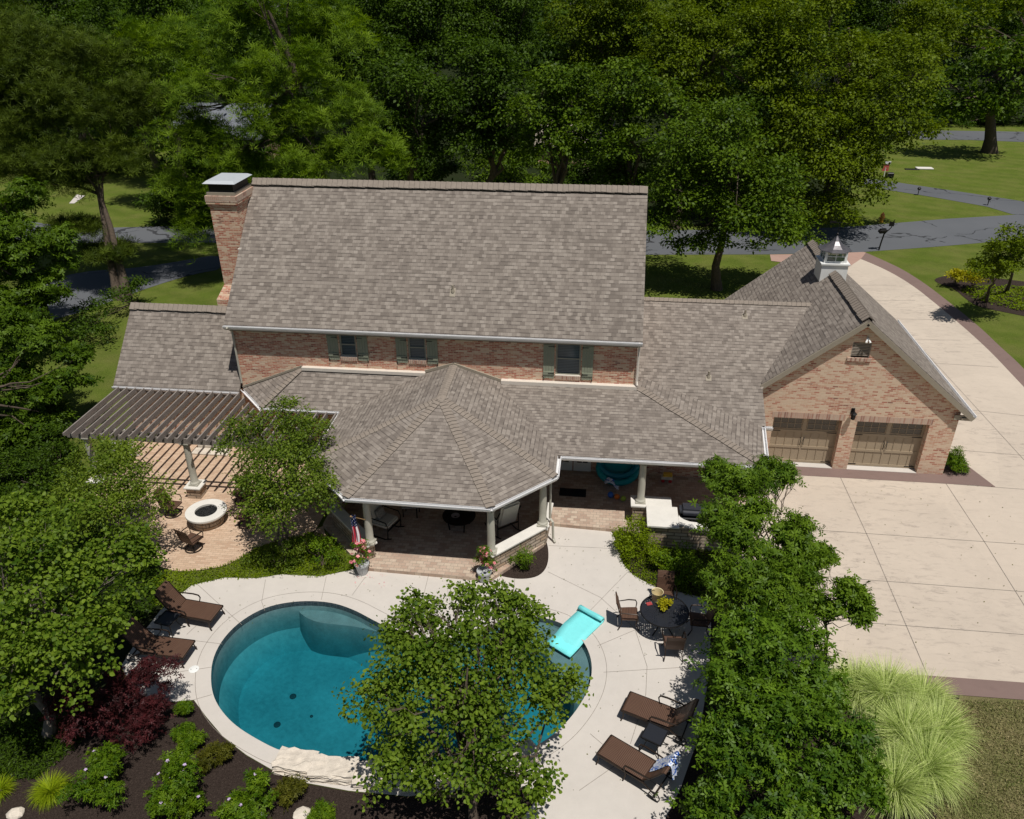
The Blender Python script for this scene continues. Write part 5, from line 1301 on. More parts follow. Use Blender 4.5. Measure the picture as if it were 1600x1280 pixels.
q = G(1041, 752, .13); tt = thing('toy_truck', 'small yellow and white toy truck with red wheels on the shaded porch', 'toy', (q.x, q.y, .13))
m = MB(); m.box((q.x, q.y, .30), (.42, .2, .12)); m.build('body', plain('white_toy', (.6, .55, .45), .5), tt, bevel=.02)
m = MB(); m.box((q.x+.03, q.y, .42), (.32, .19, .12)); m.build('bed', plain('yellow_toy', (.65, .42, .05), .5), tt, bevel=.02)
for sx in (-1, 1):
    for sy in (-1, 1): m = MB(); m.box((q.x+sx*.13, q.y+sy*.1, .19), (.12, .04, .12)); m.build('wheel', plain('red_toy', (.45, .03, .03), .5) if not bpy.data.materials.get('red_toy') else bpy.data.materials['red_toy'], tt, bevel=.03)
# things across the lawn
q = G(1373, 391); mbx = thing('mailbox', 'black mailbox on a curved black post at the driveway entrance', 'mailbox', q)
m = MB(); m.tube([q, q+Vector((.05, 0, .6)), q+Vector((.12, 0, 1.15))], .05, 8); m.tube([q+Vector((.12, 0, 1.1)), q+Vector((.5, .05, 1.55)), q+Vector((.62, .05, 2.1))], [.035, .03, .02], 6); m.build('post', M_IRON, mbx)
m = MB(); m.box(q+Vector((-.02, 0, 1.32)), (.62, .34, .32), .4); m.build('box', M_IRON, mbx, bevel=.1, seg=3)
m = MB(); m.box(q+Vector((.48, .05, 1.78)), (.32, .02, .3)); m.build('bracket', M_IRON, mbx)
q = G(1377, 347); hy = thing('fire_hydrant', 'yellow and orange fire hydrant on the grass across the street', 'hydrant', q)
m = MB(); m.lathe(q, [(.16, 0), (.16, .05), (.13, .06), (.13, .42), (.17, .44), (.17, .48)], 16); m.build('barrel', plain('yellow_paint', (.65, .36, .03), .5), hy)
m = MB(); m.lathe(q+Vector((0, 0, .48)), [(.15, 0), (.13, .12), (.05, .20), (.03, .26)], 16); m.build('bonnet', plain('orange_paint', (.62, .24, .06), .5), hy)
for dx, dy in ((-.2, 0), (.2, 0), (0, -.2)): m = MB(); m.tube([q+Vector((dx*.5, dy*.5, .33)), q+Vector((dx, dy, .33))], .065, 10); m.build('nozzle', bpy.data.materials['orange_paint'], hy)
q = G(1381, 276); ys = thing('yard_sign', 'small red and white yard sign by the far driveway', 'sign', q)
m = MB(); m.bar(q, q+Vector((0, 0, .8)), .06, .06); m.build('stake', M_WHITE, ys)
m = MB(); m.box(q+Vector((0, 0, .85)), (.55, .05, .7)); m.build('board', plain('red_sign', (.5, .10, .09), .6), ys)
m = MB(); m.box(q+Vector((.1, -.04, 1.25)), (.5, .06, .25)); m.build('header', M_WHITE, ys)
for u, v, lab in ((1434, 305, 'small black path light on the grass near the far driveway'), (1543, 321, 'small black path light at the tip of the far lawn by the street')):
    q = G(u, v); pl = thing('path_light', lab, 'lamp', q, 0, 'black path lights by the far driveway')
    m = MB(); m.bar(q, q+Vector((0, 0, .45)), .05, .05); m.build('stake', M_IRON, pl)
    m = MB(); m.lathe(q+Vector((0, 0, .45)), [(.12, 0), (.16, .12), (.03, .24)], 10); m.build('hood', M_IRON, pl)
q = G(1444, 264); m = MB(); m.box(q+Vector((0, 0, .06)), (1.5, .7, .12)); setp(m.build('utility_cover', M_CAPST, None, bevel=.03), 'pale flat slab lying on the far lawn', 'slab')
q = G(1425, 265); m = MB(); m.box(q+Vector((0, 0, .03)), (1.3, .4, .06)); setp(m.build('drain_grate', M_IRON, None, bevel=.01), 'dark flat grate on the far lawn, left of the pale slab', 'grate')
q = G(1389, 278); m = MB(); m.box(q+Vector((0, 0, .25)), (.7, .4, .45)); setp(m.build('utility_box', M_IRON, None, bevel=.06), 'small black utility box beside the red and white yard sign', 'box')
for u, v, s, lab in ((475, 1275, .2, 'pale stone in the mulch at the bottom edge, below the limestone blocks'), (25, 1272, .16, 'small pale stone in the mulch at the bottom left corner')):
    q = G(u, v); bm = bmesh.new(); bmesh.ops.create_icosphere(bm, subdivisions=2, radius=s)
    for w_ in bm.verts: w_.co = Vector((w_.co.x*1.3, w_.co.y, w_.co.z*.5))*random.uniform(.88, 1.1)
    bm.transform(Matrix.Translation((q.x, q.y, .03))); me = bpy.data.meshes.new('garden_stone'); bm.to_mesh(me); bm.free(); uvbox(me); setp(finish('garden_stone', me, M_ROCK), lab, 'stone')

# ================================================================== NEIGHBOURS' HOUSES
def far_house(label, c, w, d, h, rise, wall, roofm, nwin=4, chim=False):
    t = thing('neighbour_house', label, 'house', (c[0], c[1], 0)); x0, x1, y0, y1 = c[0]-w/2, c[0]+w/2, c[1]-d/2, c[1]+d/2
    m = MB(); m.box2((x0, y0, 0), (x1, y1, h)); m.add([(x0, y0, h), (x0, y1, h), (x0, c[1], h+rise)], [(0, 1, 2)]); m.add([(x1, y0, h), (x1, y1, h), (x1, c[1], h+rise)], [(0, 1, 2)]); m.build('wall', wall, t)
    m = MB(); k = rise/(d/2)
    for s in (-1, 1): m.slab([(x0-.4, c[1]+s*(d/2+.4), h-.4*k+.1), (x1+.4, c[1]+s*(d/2+.4), h-.4*k+.1), (x1+.4, c[1], h+rise+.1), (x0-.4, c[1], h+rise+.1)], .15)
    rf = m.build('roof', roofm, t)
    for i in range(nwin):
        x = x0+(i+.5)*w/nwin; z = h-1.9
        m = MB(); m.box2((x-.55, y0-.05, z), (x+.55, y0-.003, z+1.3)); wo2 = m.build('window', M_WHITE, t)
        m = MB(); m.box2((x-.47, y0-.07, z+.08), (x+.47, y0-.052, z+1.22)); m.build('pane', M_GLASS, wo2)
    if chim:
        m = MB(); m.box2((c[0]-1.0, c[1]-.8, h), (c[0]+1.0, c[1]+.8, h+rise+1.6)); m.box2((c[0]-1.15, c[1]-.95, h+rise+1.6), (c[0]+1.15, c[1]+.95, h+rise+1.85)); cm = m.build('chimney', M_BR2, rf)
        m = MB(); m.box2((c[0]-1.2, c[1]-1.0, h+rise+1.86), (c[0]+1.2, c[1]+1.0, h+rise+1.95))
    return t
M_GREYR = plain('grey_roof', (.16, .17, .19), .9, var=.1)
q = PY(330, 182, 78); q.z -= .6; far_house('grey roofed house glimpsed through the feathery tree behind the chimney', (q.x, 82), 9, 8, q.z-1.2, 2.4, M_BR2, M_GREYR)
q = PY(897, 222, 80); far_house('brick house just visible through the dark trees behind the ridge', (q.x, 84), 7, 7, q.z-.3, 1.6, M_BR2, M_TRIM, 2)
q = PY(1386, 32, 150); hh = q.z; far_house('distant brick house whose wide chimney rises above the trees at the top right', (q.x, 150), 12, 9, hh-4.6, 3.6, M_BR2, M_GREYR, 4, True)

# ================================================================== PLANTS
def BZ(u, v, z, ru, rv, ry=None):
    c = G(u, v, z); s_ = DEP(c)/FPX; rx = ru*s_; rz = rv*s_*1.1
    return (c.x, c.y, c.z, rx, ry if ry else (rx+rz)/2, rz)
make_tree('redbud_tree', 'leafy redbud tree at the bottom centre, standing over the near side of the pool', 'tree', G(742, 1300),
          [BZ(735, 1040, 3.0, 105, 90), BZ(640, 1030, 2.9, 75, 75), BZ(808, 1025, 3.0, 65, 70), BZ(745, 960, 4.0, 85, 45), BZ(600, 1100, 2.4, 60, 55), BZ(690, 1120, 2.5, 100, 75), BZ(800, 1110, 2.5, 90, 75),
           BZ(880, 1085, 2.6, 45, 50), BZ(620, 1200, 1.5, 60, 50), BZ(720, 1220, 1.6, 90, 50), BZ(820, 1240, 1.6, 60, 45), BZ(650, 965, 3.6, 45, 30), BZ(815, 960, 3.6, 36, 30)],
          leaf=.084, dens=.80, mat='redbud', shape='broad', trunk_r=.11, lobes=12, bark='bark', nlimb=60, twigs=5, fork=.2, spread=.22, lobe_r=.34, jit=.6, tonebias=.05)
make_tree('redbud_tree', 'broad leaved tree filling the left edge beside the shaded chaise longue', 'tree', G(75, 1150),
          [BZ(105, 850, 4.2, 85, 50), BZ(35, 900, 4.2, 85, 75), BZ(175, 890, 3.6, 60, 55), BZ(100, 960, 3.6, 85, 70), BZ(30, 1000, 3.2, 75, 65), BZ(160, 975, 2.8, 45, 42), BZ(90, 1045, 2.6, 65, 50), BZ(10, 1080, 2.2, 55, 48), BZ(212, 860, 3.6, 34, 34), BZ(-40, 920, 4, 80, 90), BZ(20, 800, 4.6, 50, 30)],
          leaf=.10, dens=.75, mat='redbud', shape='broad', trunk_r=.14, lobes=11, nlimb=30, twigs=4, fork=.3, spread=.24, lobe_r=.36, bark='pale_bark', tonebias=.05)
make_tree('crape_myrtle', 'small leafed tree at the left end of the pergola with a few white blooms', 'tree', G(185, 850),
          [BZ(150, 735, 2.6, 50, 38), BZ(205, 745, 2.6, 60, 45), BZ(222, 792, 2.1, 45, 40), BZ(120, 775, 2.4, 45, 35), BZ(185, 800, 2.2, 60, 45), BZ(225, 838, 1.6, 30, 30), BZ(165, 705, 3.0, 35, 25)],
          leaf=.085, dens=1.5, mat='crape', trunk_r=.05, stems=3, lobes=8, nlimb=14, bark='pale_bark', tonebias=.12)
make_tree('crape_myrtle', 'small leafed tree beside the fire pit, in front of the pergola', 'tree', G(443, 862),
          [BZ(435, 655, 3.9, 55, 38), BZ(385, 700, 3.3, 50, 45), BZ(480, 690, 3.4, 48, 55), BZ(435, 730, 3.0, 75, 55), BZ(405, 775, 2.4, 42, 38), BZ(475, 770, 2.5, 50, 45), BZ(430, 805, 2.0, 45, 35), ],
          leaf=.085, dens=1.35, mat='crape', trunk_r=.06, stems=3, lobes=8, nlimb=16, bark='pale_bark', tonebias=.05)
make_tree('hickory_tree', 'tree with pointed leaf clusters between the white counter and the driveway', 'tree', G(1200, 1010),
          [BZ(1165, 770, 3.8, 60, 38), BZ(1210, 742, 3.8, 30, 22), BZ(1128, 745, 3.8, 26, 20), BZ(1140, 825, 3.2, 45, 48), BZ(1200, 830, 3.4, 62, 52), BZ(1245, 850, 3.2, 34, 42), BZ(1165, 900, 2.8, 58, 58), BZ(1220, 920, 2.8, 56, 55), BZ(1185, 960, 2.4, 65, 55)],
          leaf=.15, dens=.85, mat='palm', shape='rosette', trunk_r=.10, stems=2, lobes=12, nlimb=30, twigs=4, spread=.26, lobe_r=.34, tonebias=.05)
make_tree('young_tree', 'slender tree with thin open twigs overhanging the driveway slab', 'tree', G(1290, 1030),
          [BZ(1245, 900, 2.6, 30, 36), BZ(1280, 950, 2.4, 30, 24), BZ(1330, 930, 2.8, 24, 16), BZ(1348, 962, 2.4, 12, 10), BZ(1275, 870, 2.8, 22, 20)],
          leaf=.13, dens=.75, mat='palm', shape='rosette5', trunk_r=.045, lobes=9, nlimb=34, twigs=4, spread=.5, lobe_r=.26, tonebias=.1)
make_tree('laurel_tree', 'dense glossy evergreen right of the round iron table', 'tree', G(1180, 1120),
          [BZ(1165, 1010, 2.4, 48, 58), BZ(1225, 1010, 2.3, 58, 50), BZ(1152, 1090, 2.0, 50, 62), BZ(1200, 1080, 2.2, 80, 70), BZ(1275, 1070, 2.0, 50, 50)],
          leaf=.13, dens=1.15, mat='magnolia', shape='rosette5', trunk_r=.09, stems=2, lobes=12, lobe_r=.36, spread=.25, tonebias=.08)
make_tree('laurel_tree', 'dense dark evergreen at the bottom right edge, beside the pale ornamental grass', 'tree', G(1230, 1290),
          [BZ(1152, 1180, 1.8, 56, 65), BZ(1210, 1170, 2.0, 90, 70), BZ(1290, 1160, 1.9, 65, 65), BZ(1135, 1265, 1.4, 66, 50), BZ(1200, 1260, 1.6, 90, 60), BZ(1300, 1250, 1.5, 75, 60), BZ(1350, 1220, 1.4, 34, 50)],
          leaf=.12, dens=1.15, mat='magnolia', shape='rosette5', trunk_r=.09, stems=3, lobes=12, lobe_r=.36, spread=.25, tonebias=-.08)
# shrubs round the porch and beds
make_shrub('shrub', 'rounded green shrub left of the flag and the low wall', G(505, 885), [BZ(505, 865, .5, 34, 26), BZ(490, 850, .6, 22, 18)], leaf=.06, dens=1.2, mat='shrub')
make_shrub('shrub', 'dark green shrub beneath the fire pit tree', G(430, 885), [BZ(405, 868, .3, 28, 16), BZ(440, 872, .35, 26, 18), BZ(462, 858, .5, 22, 20)], leaf=.06, dens=1.1, mat='crape')
make_shrub('shrub', 'small round shrub in the curved mulch bed by the porch wall', G(818, 888), [BZ(818, 868, .4, 20, 20), BZ(815, 880, .2, 16, 14)], leaf=.05, dens=1.3, mat='shrub')
make_shrub('shrub', 'bright green shrub at the left end of the white counter', G(990, 865), [BZ(985, 830, .6, 26, 26), BZ(1000, 855, .5, 32, 26), BZ(975, 845, .4, 20, 22), BZ(1025, 865, .4, 24, 18)], leaf=.06, dens=1.3, mat='cover')
make_shrub('shrub', 'shaded green shrub in front of the stone counter face', G(1070, 890), [BZ(1055, 865, .5, 28, 24), BZ(1085, 880, .5, 32, 28), BZ(1060, 895, .3, 30, 20)], leaf=.07, dens=1.1, mat='shrub')
make_shrub('boxwood', 'clipped round boxwood at the right corner of the garage', G(1494, 735), [BZ(1494, 720, .45, 15, 17), BZ(1494, 727, .3, 15, 13)], leaf=.045, dens=1.8, mat='shrub', lobes=12, spread=.1, lobe_r=.5)
make_shrub('barberry', 'yellow shrub at the left end of the lawn island bed', G(1493, 440), [BZ(1492, 432, .7, 11, 9), BZ(1502, 433, .6, 9, 8)], leaf=.12, dens=1.3, mat='yellow')
make_shrub('barberry', 'yellow shrub next to the small lawn trees', G(1520, 446), [BZ(1517, 436, .8, 12, 11), BZ(1526, 434, .7, 10, 9)], leaf=.12, dens=1.3, mat='yellow')
make_shrub('red_maple', 'dark red lace leaf maple in the mulch left of the pool', G(190, 1130), [BZ(175, 1080, .9, 50, 35), BZ(225, 1070, .9, 38, 35), BZ(150, 1130, .6, 42, 30), BZ(200, 1130, .6, 48, 30), BZ(232, 1110, .6, 25, 22), BZ(110, 1110, .8, 40, 35)], leaf=.09, dens=1.0, mat='red', shape='rosette', lobes=8, cat='tree', spread=.25)
make_shrub('hibiscus', 'shrub with pale lilac blooms between two other flowering shrubs', G(275, 1270), [BZ(275, 1232, .5, 42, 34), BZ(275, 1195, .7, 16, 18), BZ(250, 1255, .4, 28, 24), BZ(305, 1250, .4, 26, 24)], leaf=.075, dens=1.0, mat='shrub', flowers=(14, 'lilac', .045), shape='rosette5')
make_shrub('hibiscus', 'flowering shrub with pale lilac blooms at the bottom edge, nearest the limestone blocks', G(385, 1300), [BZ(385, 1262, .4, 38, 26), BZ(405, 1225, .6, 22, 18), BZ(380, 1280, .4, 40, 20)], leaf=.075, dens=1.0, mat='shrub', flowers=(9, 'lilac', .045), shape='rosette5')
make_shrub('rose_bush', 'rounded flowering bush between the golden grass and the dark red maple', G(150, 1255), [BZ(145, 1215, .6, 46, 34), BZ(165, 1195, .6, 26, 22), BZ(160, 1240, .4, 38, 24)], leaf=.07, dens=1.15, mat='shrub', flowers=(4, 'lilac', .045), shape='rosette5')
for u, v, r, mt, lab in ((285, 1110, 13, 'shrub', 'small green bush in the mulch at the corner of the deck'), (298, 1160, 18, 'shrub', 'small green bush in the mulch below the deck corner, beside the coping'), (335, 1182, 24, 'olive', 'brownish sparse bush in the mulch beside the pool coping'),
                         (452, 1240, 22, 'olive', 'sparse bush in the mulch in front of the limestone blocks'), (283, 1142, 12, 'shrub', 'tiny yellow green bush in the mulch between two other small bushes'), (500, 1274, 20, 'shrub', 'low green bush at the bottom edge beside the pale stone')):
    make_shrub('small_bush', lab, G(u, v+6), [BZ(u, v, .2, r, r*.7), BZ(u+r*.6, v-r*.3, .25, r*.6, r*.5)], leaf=.06, dens=.8, mat=mt, shape='rosette5', cat='bush', group='small bushes in the mulch bed')
make_shrub('dark_shrub', 'dark shrub at the end of the left wing by the side street', G(215, 470), [BZ(215, 445, 1.0, 24, 16), BZ(190, 465, .9, 30, 16), BZ(150, 490, .9, 40, 20), BZ(110, 515, .9, 30, 18), BZ(150, 520, .6, 40, 16)], leaf=.13, dens=1.0, mat='dark')
make_shrub('dark_shrub', 'dark bushes added to deepen the shade below the left edge maple', G(30, 740), [BZ(20, 730, .9, 50, 26), BZ(-30, 740, .9, 50, 30), BZ(60, 760, .7, 40, 22), BZ(15, 775, .6, 50, 20)], leaf=.11, dens=1.0, mat='dark')  # these bushes and the next are added to darken the ground here
make_shrub('dark_shrub', 'dark bush added to deepen the shade left of the pergola column', G(95, 720), [BZ(95, 690, .8, 30, 30), BZ(60, 720, .9, 50, 30)], leaf=.1, dens=1.0, mat='dark')
# grasses
def blades(name, label, c, R0, h, n, mat, arch=1.0, w=.012, group=None, seg=5):
    t = thing(name, label, 'ornamental grass', c, 0, group)
    a = rng.uniform(0, 2*math.pi, n); r0 = rng.uniform(0, .14, n)*R0; L_ = h*rng.uniform(.55, 1.2, n); th0 = rng.uniform(.0, .6, n); bend = rng.uniform(.5, 2.1, n)*arch
    d = np.stack([np.cos(a), np.sin(a), np.zeros(n)], 1); sd = np.stack([-np.sin(a), np.cos(a), np.zeros(n)], 1)
    p = d*r0[:, None]; V = []
    for i in range(seg+1):
        ww = w*(1-.85*(i/seg)**1.5)*(.6 if i == 0 else 1)
        V.append(p-sd*ww/2); V.append(p+sd*ww/2)
        ang = th0+bend*(i/seg)
        p = p+(d*np.sin(ang)[:, None]+np.array([0, 0, 1])*np.cos(ang)[:, None])*(L_/seg)[:, None]*(1.25)
        p = p+rng.normal(0, .006, (n, 3)); p[:, 2] = np.maximum(p[:, 2], .02)
    V = np.stack(V, 1).reshape(-1, 3); k = 2*(seg+1)
    tf = np.array([(2*i, 2*i+1, 2*i+3, 2*i+2) for i in range(seg)])
    F = (tf[None]+(np.arange(n)*k)[:, None, None]).reshape(-1)
    me = bpy.data.meshes.new('blades'); me.vertices.add(len(V)); me.vertices.foreach_set('co', V.ravel()); me.loops.add(len(F)); me.loops.foreach_set('vertex_index', F.astype(np.int32))
    npol = n*seg; me.polygons.add(npol); me.polygons.foreach_set('loop_start', np.arange(npol, dtype=np.int32)*4)
    try: me.polygons.foreach_set('loop_total', np.full(npol, 4, dtype=np.int32))
    except Exception: pass
    at = me.attributes.new('tone', 'FLOAT', 'FACE'); at.data.foreach_set('value', np.clip(np.repeat(rng.normal(.48, .3, n), seg), 0, 1).astype(np.float32))
    me.update(calc_edges=True); me.materials.append(LM[mat]); o = bpy.data.objects.new('blades', me); COL.objects.link(o); o.parent = t
    m = MB(); m.lathe((0, 0, 0), [(.16*R0, 0), (.12*R0, .08), (.01, .12)], 10); o2 = m.build('root_crown', M_BARK, t, world=False)
    return t
gl_ = [(1378, 1100, 'nearest the driveway, at the top of the grass group'), (1435, 1110, 'at the top right of the grass group, by the stamped border'), (1458, 1160, 'at the right edge of the grass group beside the dry lawn'),
       (1410, 1165, 'in the middle of the grass group'), (1440, 1215, 'right of the middle, bending over the mulch edge'), (1392, 1245, 'at the bottom of the grass group, touching the dark evergreen'), (1335, 1090, 'at the top left of the grass group, against the evergreen')]
for u, v, lab in gl_:
    blades('maiden_grass', 'pale arching grass clump '+lab, G(u, v), 1.0, random.uniform(.8, .98), 1900, 'grass', 1.25, .015, 'pale ornamental grass clumps beside the driveway')
blades('golden_grass', 'golden green low grass clump at the bottom left in the mulch', G(82, 1242), .9, .40, 1300, 'hakone', 1.6, .010)
blades('golden_grass', 'golden green low grass clump in the bottom left corner', G(2, 1240), .6, .32, 500, 'hakone', 1.2, .012)
def in_poly(P, poly):
    x, y = P[:, 0], P[:, 1]; c = np.zeros(len(P), bool); n = len(poly)
    for i in range(n):
        x0, y0 = poly[i]; x1, y1 = poly[(i+1) % n]
        if y0 == y1: continue
        k = ((y0 > y) != (y1 > y)) & (x < (x1-x0)*(y-y0)/(y1-y0)+x0); c ^= k
    return c
def cover(name, label, poly, per, leaf, mat, h=.10, shape='diamond', cat='ground cover', up=.9):
    a = np.array(poly); lo, hi = a.min(0), a.max(0); n = int((hi-lo).prod()*per)
    P = np.stack([rng.uniform(lo[0], hi[0], n), rng.uniform(lo[1], hi[1], n)], 1); P = P[in_poly(P, poly)]
    n = len(P); z = .02+h*rng.uniform(.1, 1, n)*(.6+.4*np.sin(P[:, 0]*5+1)*np.cos(P[:, 1]*6)); jit = rng.normal(0, .025, (n, 2))
    P3 = np.concatenate([P+jit, z[:, None]], 1); N = np.array([0, 0, up])+rng.normal(0, .5, (n, 3))
    tone = .5+.2*np.sin(P[:, 0]*2.3)*np.sin(P[:, 1]*2.9)+rng.normal(0, .18, n)
    o = leaf_mesh(name, P3, N, leaf*rng.uniform(.6, 1.4, n), tone, LM[mat], None, shape)
    return setp(o, label, cat, None, 'stuff')
cover('ground_cover', 'bright green ground cover between the brick patio and the pool deck', GL([(240, 905), (262, 893), (300, 893), (345, 887), (375, 874), (398, 858), (430, 846), (480, 835), (500, 835), (520, 850), (545, 868), (562, 888), (540, 894), (500, 902), (440, 899), (400, 905), (350, 904), (300, 916), (262, 945), (240, 950)]), 900, .055, 'cover')
cover('ground_cover', 'bright green ground cover round the shrubs right of the porch', GL([(955, 826), (963, 852), (971, 880), (983, 896), (1003, 909), (1022, 918), (1060, 927), (1097, 937), (1160, 930), (1150, 860), (1110, 850), (1010, 848), (985, 830)]), 900, .055, 'cover')
cover('ground_cover', 'lime green ground cover under the small lawn trees', GL([(1500, 455), (1530, 447), (1600, 450), (1660, 455), (1660, 500), (1600, 488), (1560, 478), (1520, 468)]), 160, .13, 'cover', .2)
cover('lawn_grass', 'patchy dry grass at the bottom right corner', GL([(1470, 1095), (1600, 1098), (1700, 1110), (1700, 1420), (1440, 1420), (1455, 1280), (1500, 1180)]), 1500, .055, 'turf', .05, 'lance', 'grass', .25)
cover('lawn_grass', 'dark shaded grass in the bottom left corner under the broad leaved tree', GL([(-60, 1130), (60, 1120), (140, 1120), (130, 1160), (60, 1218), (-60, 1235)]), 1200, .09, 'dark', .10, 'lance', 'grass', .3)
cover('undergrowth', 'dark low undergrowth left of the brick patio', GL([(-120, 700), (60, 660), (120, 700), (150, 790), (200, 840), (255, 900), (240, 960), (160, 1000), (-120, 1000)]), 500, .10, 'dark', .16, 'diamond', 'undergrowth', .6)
# lawn island trees
make_tree('lawn_tree', 'small round crowned tree in the island bed, the nearer of the two', 'tree', G(1541, 471),
          [BZ(1545, 410, 3.2, 28, 22), BZ(1520, 420, 3.0, 20, 18), BZ(1570, 415, 3.2, 22, 20), BZ(1545, 430, 2.4, 26, 15)], leaf=.14, dens=1.3, mat='oak', trunk_r=.09, lobes=9, nlimb=10, fork=.3, tonebias=.2)
make_tree('lawn_tree', 'small tree at the right edge in the island bed, the farther of the two', 'tree', G(1573, 455),
          [BZ(1590, 372, 4.6, 26, 22), BZ(1565, 385, 4.2, 22, 20), BZ(1605, 395, 3.8, 26, 22), BZ(1585, 400, 3.4, 24, 18)], leaf=.15, dens=1.3, mat='oak', trunk_r=.1, lobes=9, nlimb=10, fork=.35, tonebias=.1)
# left side trees
make_tree('maple_tree', 'bright green maple at the left edge above the side street', 'tree', G(78, 520),
          [BL(20, 330, 36, 50, 45), BL(60, 400, 35, 50, 55), BL(10, 430, 35, 55, 60), BL(75, 460, 34.5, 35, 35), BL(20, 500, 33, 50, 45), BL(-50, 400, 36, 60, 80)], leaf=.20, dens=1.35, mat='maple', shape='rosette5', trunk_r=.22, lobes=11, nlimb=12, tonebias=.1)
make_tree('maple_tree', 'green tree at the left edge hanging over the shaded lawn', 'tree', G(-60, 760),
          [BL(30, 540, 27, 65, 45), BL(85, 600, 26, 40, 35), BL(20, 620, 26, 65, 50), BL(60, 660, 25.5, 50, 35), BL(-20, 680, 25, 60, 45), BL(110, 560, 27, 30, 20), BL(-60, 600, 26, 60, 80)], leaf=.17, dens=1.4, mat='maple', shape='rosette5', trunk_r=.2, lobes=11, nlimb=8, fork=.6, tonebias=.05)
make_tree('pine_tree', 'tall brownish green pine with two leaning bare stems at the upper left', 'tree', G(192, 468),
          [BL(60, 110, 45, 90, 50), BL(140, 180, 44, 80, 45), BL(30, 190, 44, 70, 50), BL(100, 240, 43, 90, 40), BL(190, 250, 43, 50, 30), BL(30, 60, 46, 80, 45), BL(150, 100, 46, 70, 50), BL(20, 265, 42, 50, 30), BL(165, 395, 42, 55, 10), BL(120, 355, 42, 40, 10), BL(-30, 150, 45, 70, 90), BL(-20, 250, 43, 60, 40), BL(90, 285, 42.5, 60, 25), BL(30, 120, 44, 70, 40), BL(100, 170, 43, 70, 40), BL(220, 170, 45, 40, 50)],
          leaf=.36, dens=2.1, mat='pine', shape='tuft', trunk_r=.26, stems=2, lobes=11, nlimb=16, fork=.62, trunk_top=tuple(PY(140, 230, 43.5)), spread=.3, jit=.8, wob=.008)
make_tree('bald_cypress', 'large feathery light green cypress behind the chimney', 'tree', (-15.5, 47, 0),
          [BL(380, 40, 47, 90, 60), BL(460, 110, 46, 85, 50), BL(330, 130, 46, 90, 55), BL(520, 170, 45.5, 75, 45), BL(420, 190, 45, 90, 50), BL(290, 210, 45, 70, 45), BL(570, 235, 45, 60, 35), BL(480, 250, 45, 80, 35), BL(360, 260, 44.5, 80, 40), BL(300, 290, 44.5, 60, 40), BL(520, 50, 48, 70, 55), BL(250, 80, 48, 70, 60), BL(310, 345, 44, 30, 35), BL(440, -20, 49, 120, 50)],
          leaf=.40, dens=1.9, mat='cypress', shape='tuft', trunk_r=.5, lobes=15, lobe_r=.30, nlimb=20, spread=.30, droop=.35, jit=.4, up=1.0)
# right side trees
make_tree('pear_tree', 'street tree with a forked dark trunk on the lawn behind the garage', 'tree', G(1120, 452),
          [BL(1080, 235, 46, 75, 55), BL(1150, 260, 46, 80, 60), BL(1060, 300, 45, 60, 45), BL(1130, 330, 45, 75, 38), BL(1210, 300, 46, 60, 50), BL(1040, 350, 45, 38, 28), BL(1200, 365, 46, 60, 28), BL(1130, 375, 45.5, 60, 22), BL(1250, 375, 46.5, 35, 22), BL(1075, 385, 45, 35, 16), BL(1110, 190, 47, 70, 45), BL(1240, 340, 46.5, 35, 35)],
          leaf=.19, dens=1.5, jit=.45, mat='pear', trunk_r=.27, lobes=11, nlimb=9, fork=.28, tonebias=.05)
make_tree('oak_tree', 'big yellow green oak over the street at the upper right', 'tree', (17.5, 66, 0),
          [BL(1200, 60, 60, 90, 55), BL(1290, 100, 60, 90, 60), BL(1380, 150, 60, 80, 60), BL(1320, 200, 59, 90, 55), BL(1420, 110, 61, 60, 55), BL(1240, 180, 59, 80, 55), BL(1300, 270, 58, 75, 45), BL(1250, 250, 58, 65, 50), BL(1340, 300, 57, 40, 40), BL(1440, 205, 60, 40, 35), BL(1150, 110, 60, 70, 50), BL(1350, 250, 58, 30, 30), BL(1270, 20, 62, 80, 40), BL(1300, 335, 57, 50, 35), BL(1240, 320, 58, 50, 40), BL(1180, 220, 60, 60, 50)],
          leaf=.22, dens=1.55, jit=.45, mat='oak', trunk_r=.45, lobes=10, nlimb=16, trunk_top=None)
make_tree('lawn_oak', 'dark spreading tree with a leaning trunk on the far lawn at the right edge', 'tree', G(1546, 238),
          [BL(1550, 100, 88, 60, 40), BL(1500, 130, 88, 40, 35), BL(1590, 150, 87, 45, 35), BL(1540, 165, 87, 50, 25), BL(1490, 175, 87, 30, 20), BL(1610, 90, 88, 40, 40)],
          leaf=.42, dens=1.0, mat='pear', trunk_r=.65, lobes=9, nlimb=14, fork=.3, tonebias=-.12)
make_tree('far_tree', 'round light green tree behind the dark lawn tree at the top right corner', 'tree', (62, 118, 0),
          [BL(1510, 30, 118, 55, 35), BL(1460, 55, 117, 40, 30), BL(1530, 70, 117, 40, 25), BL(1580, 20, 120, 50, 35)], leaf=.5, dens=1.0, mat='oak', trunk_r=.5, lobes=9, nlimb=8, group='trees of the wood behind the house')
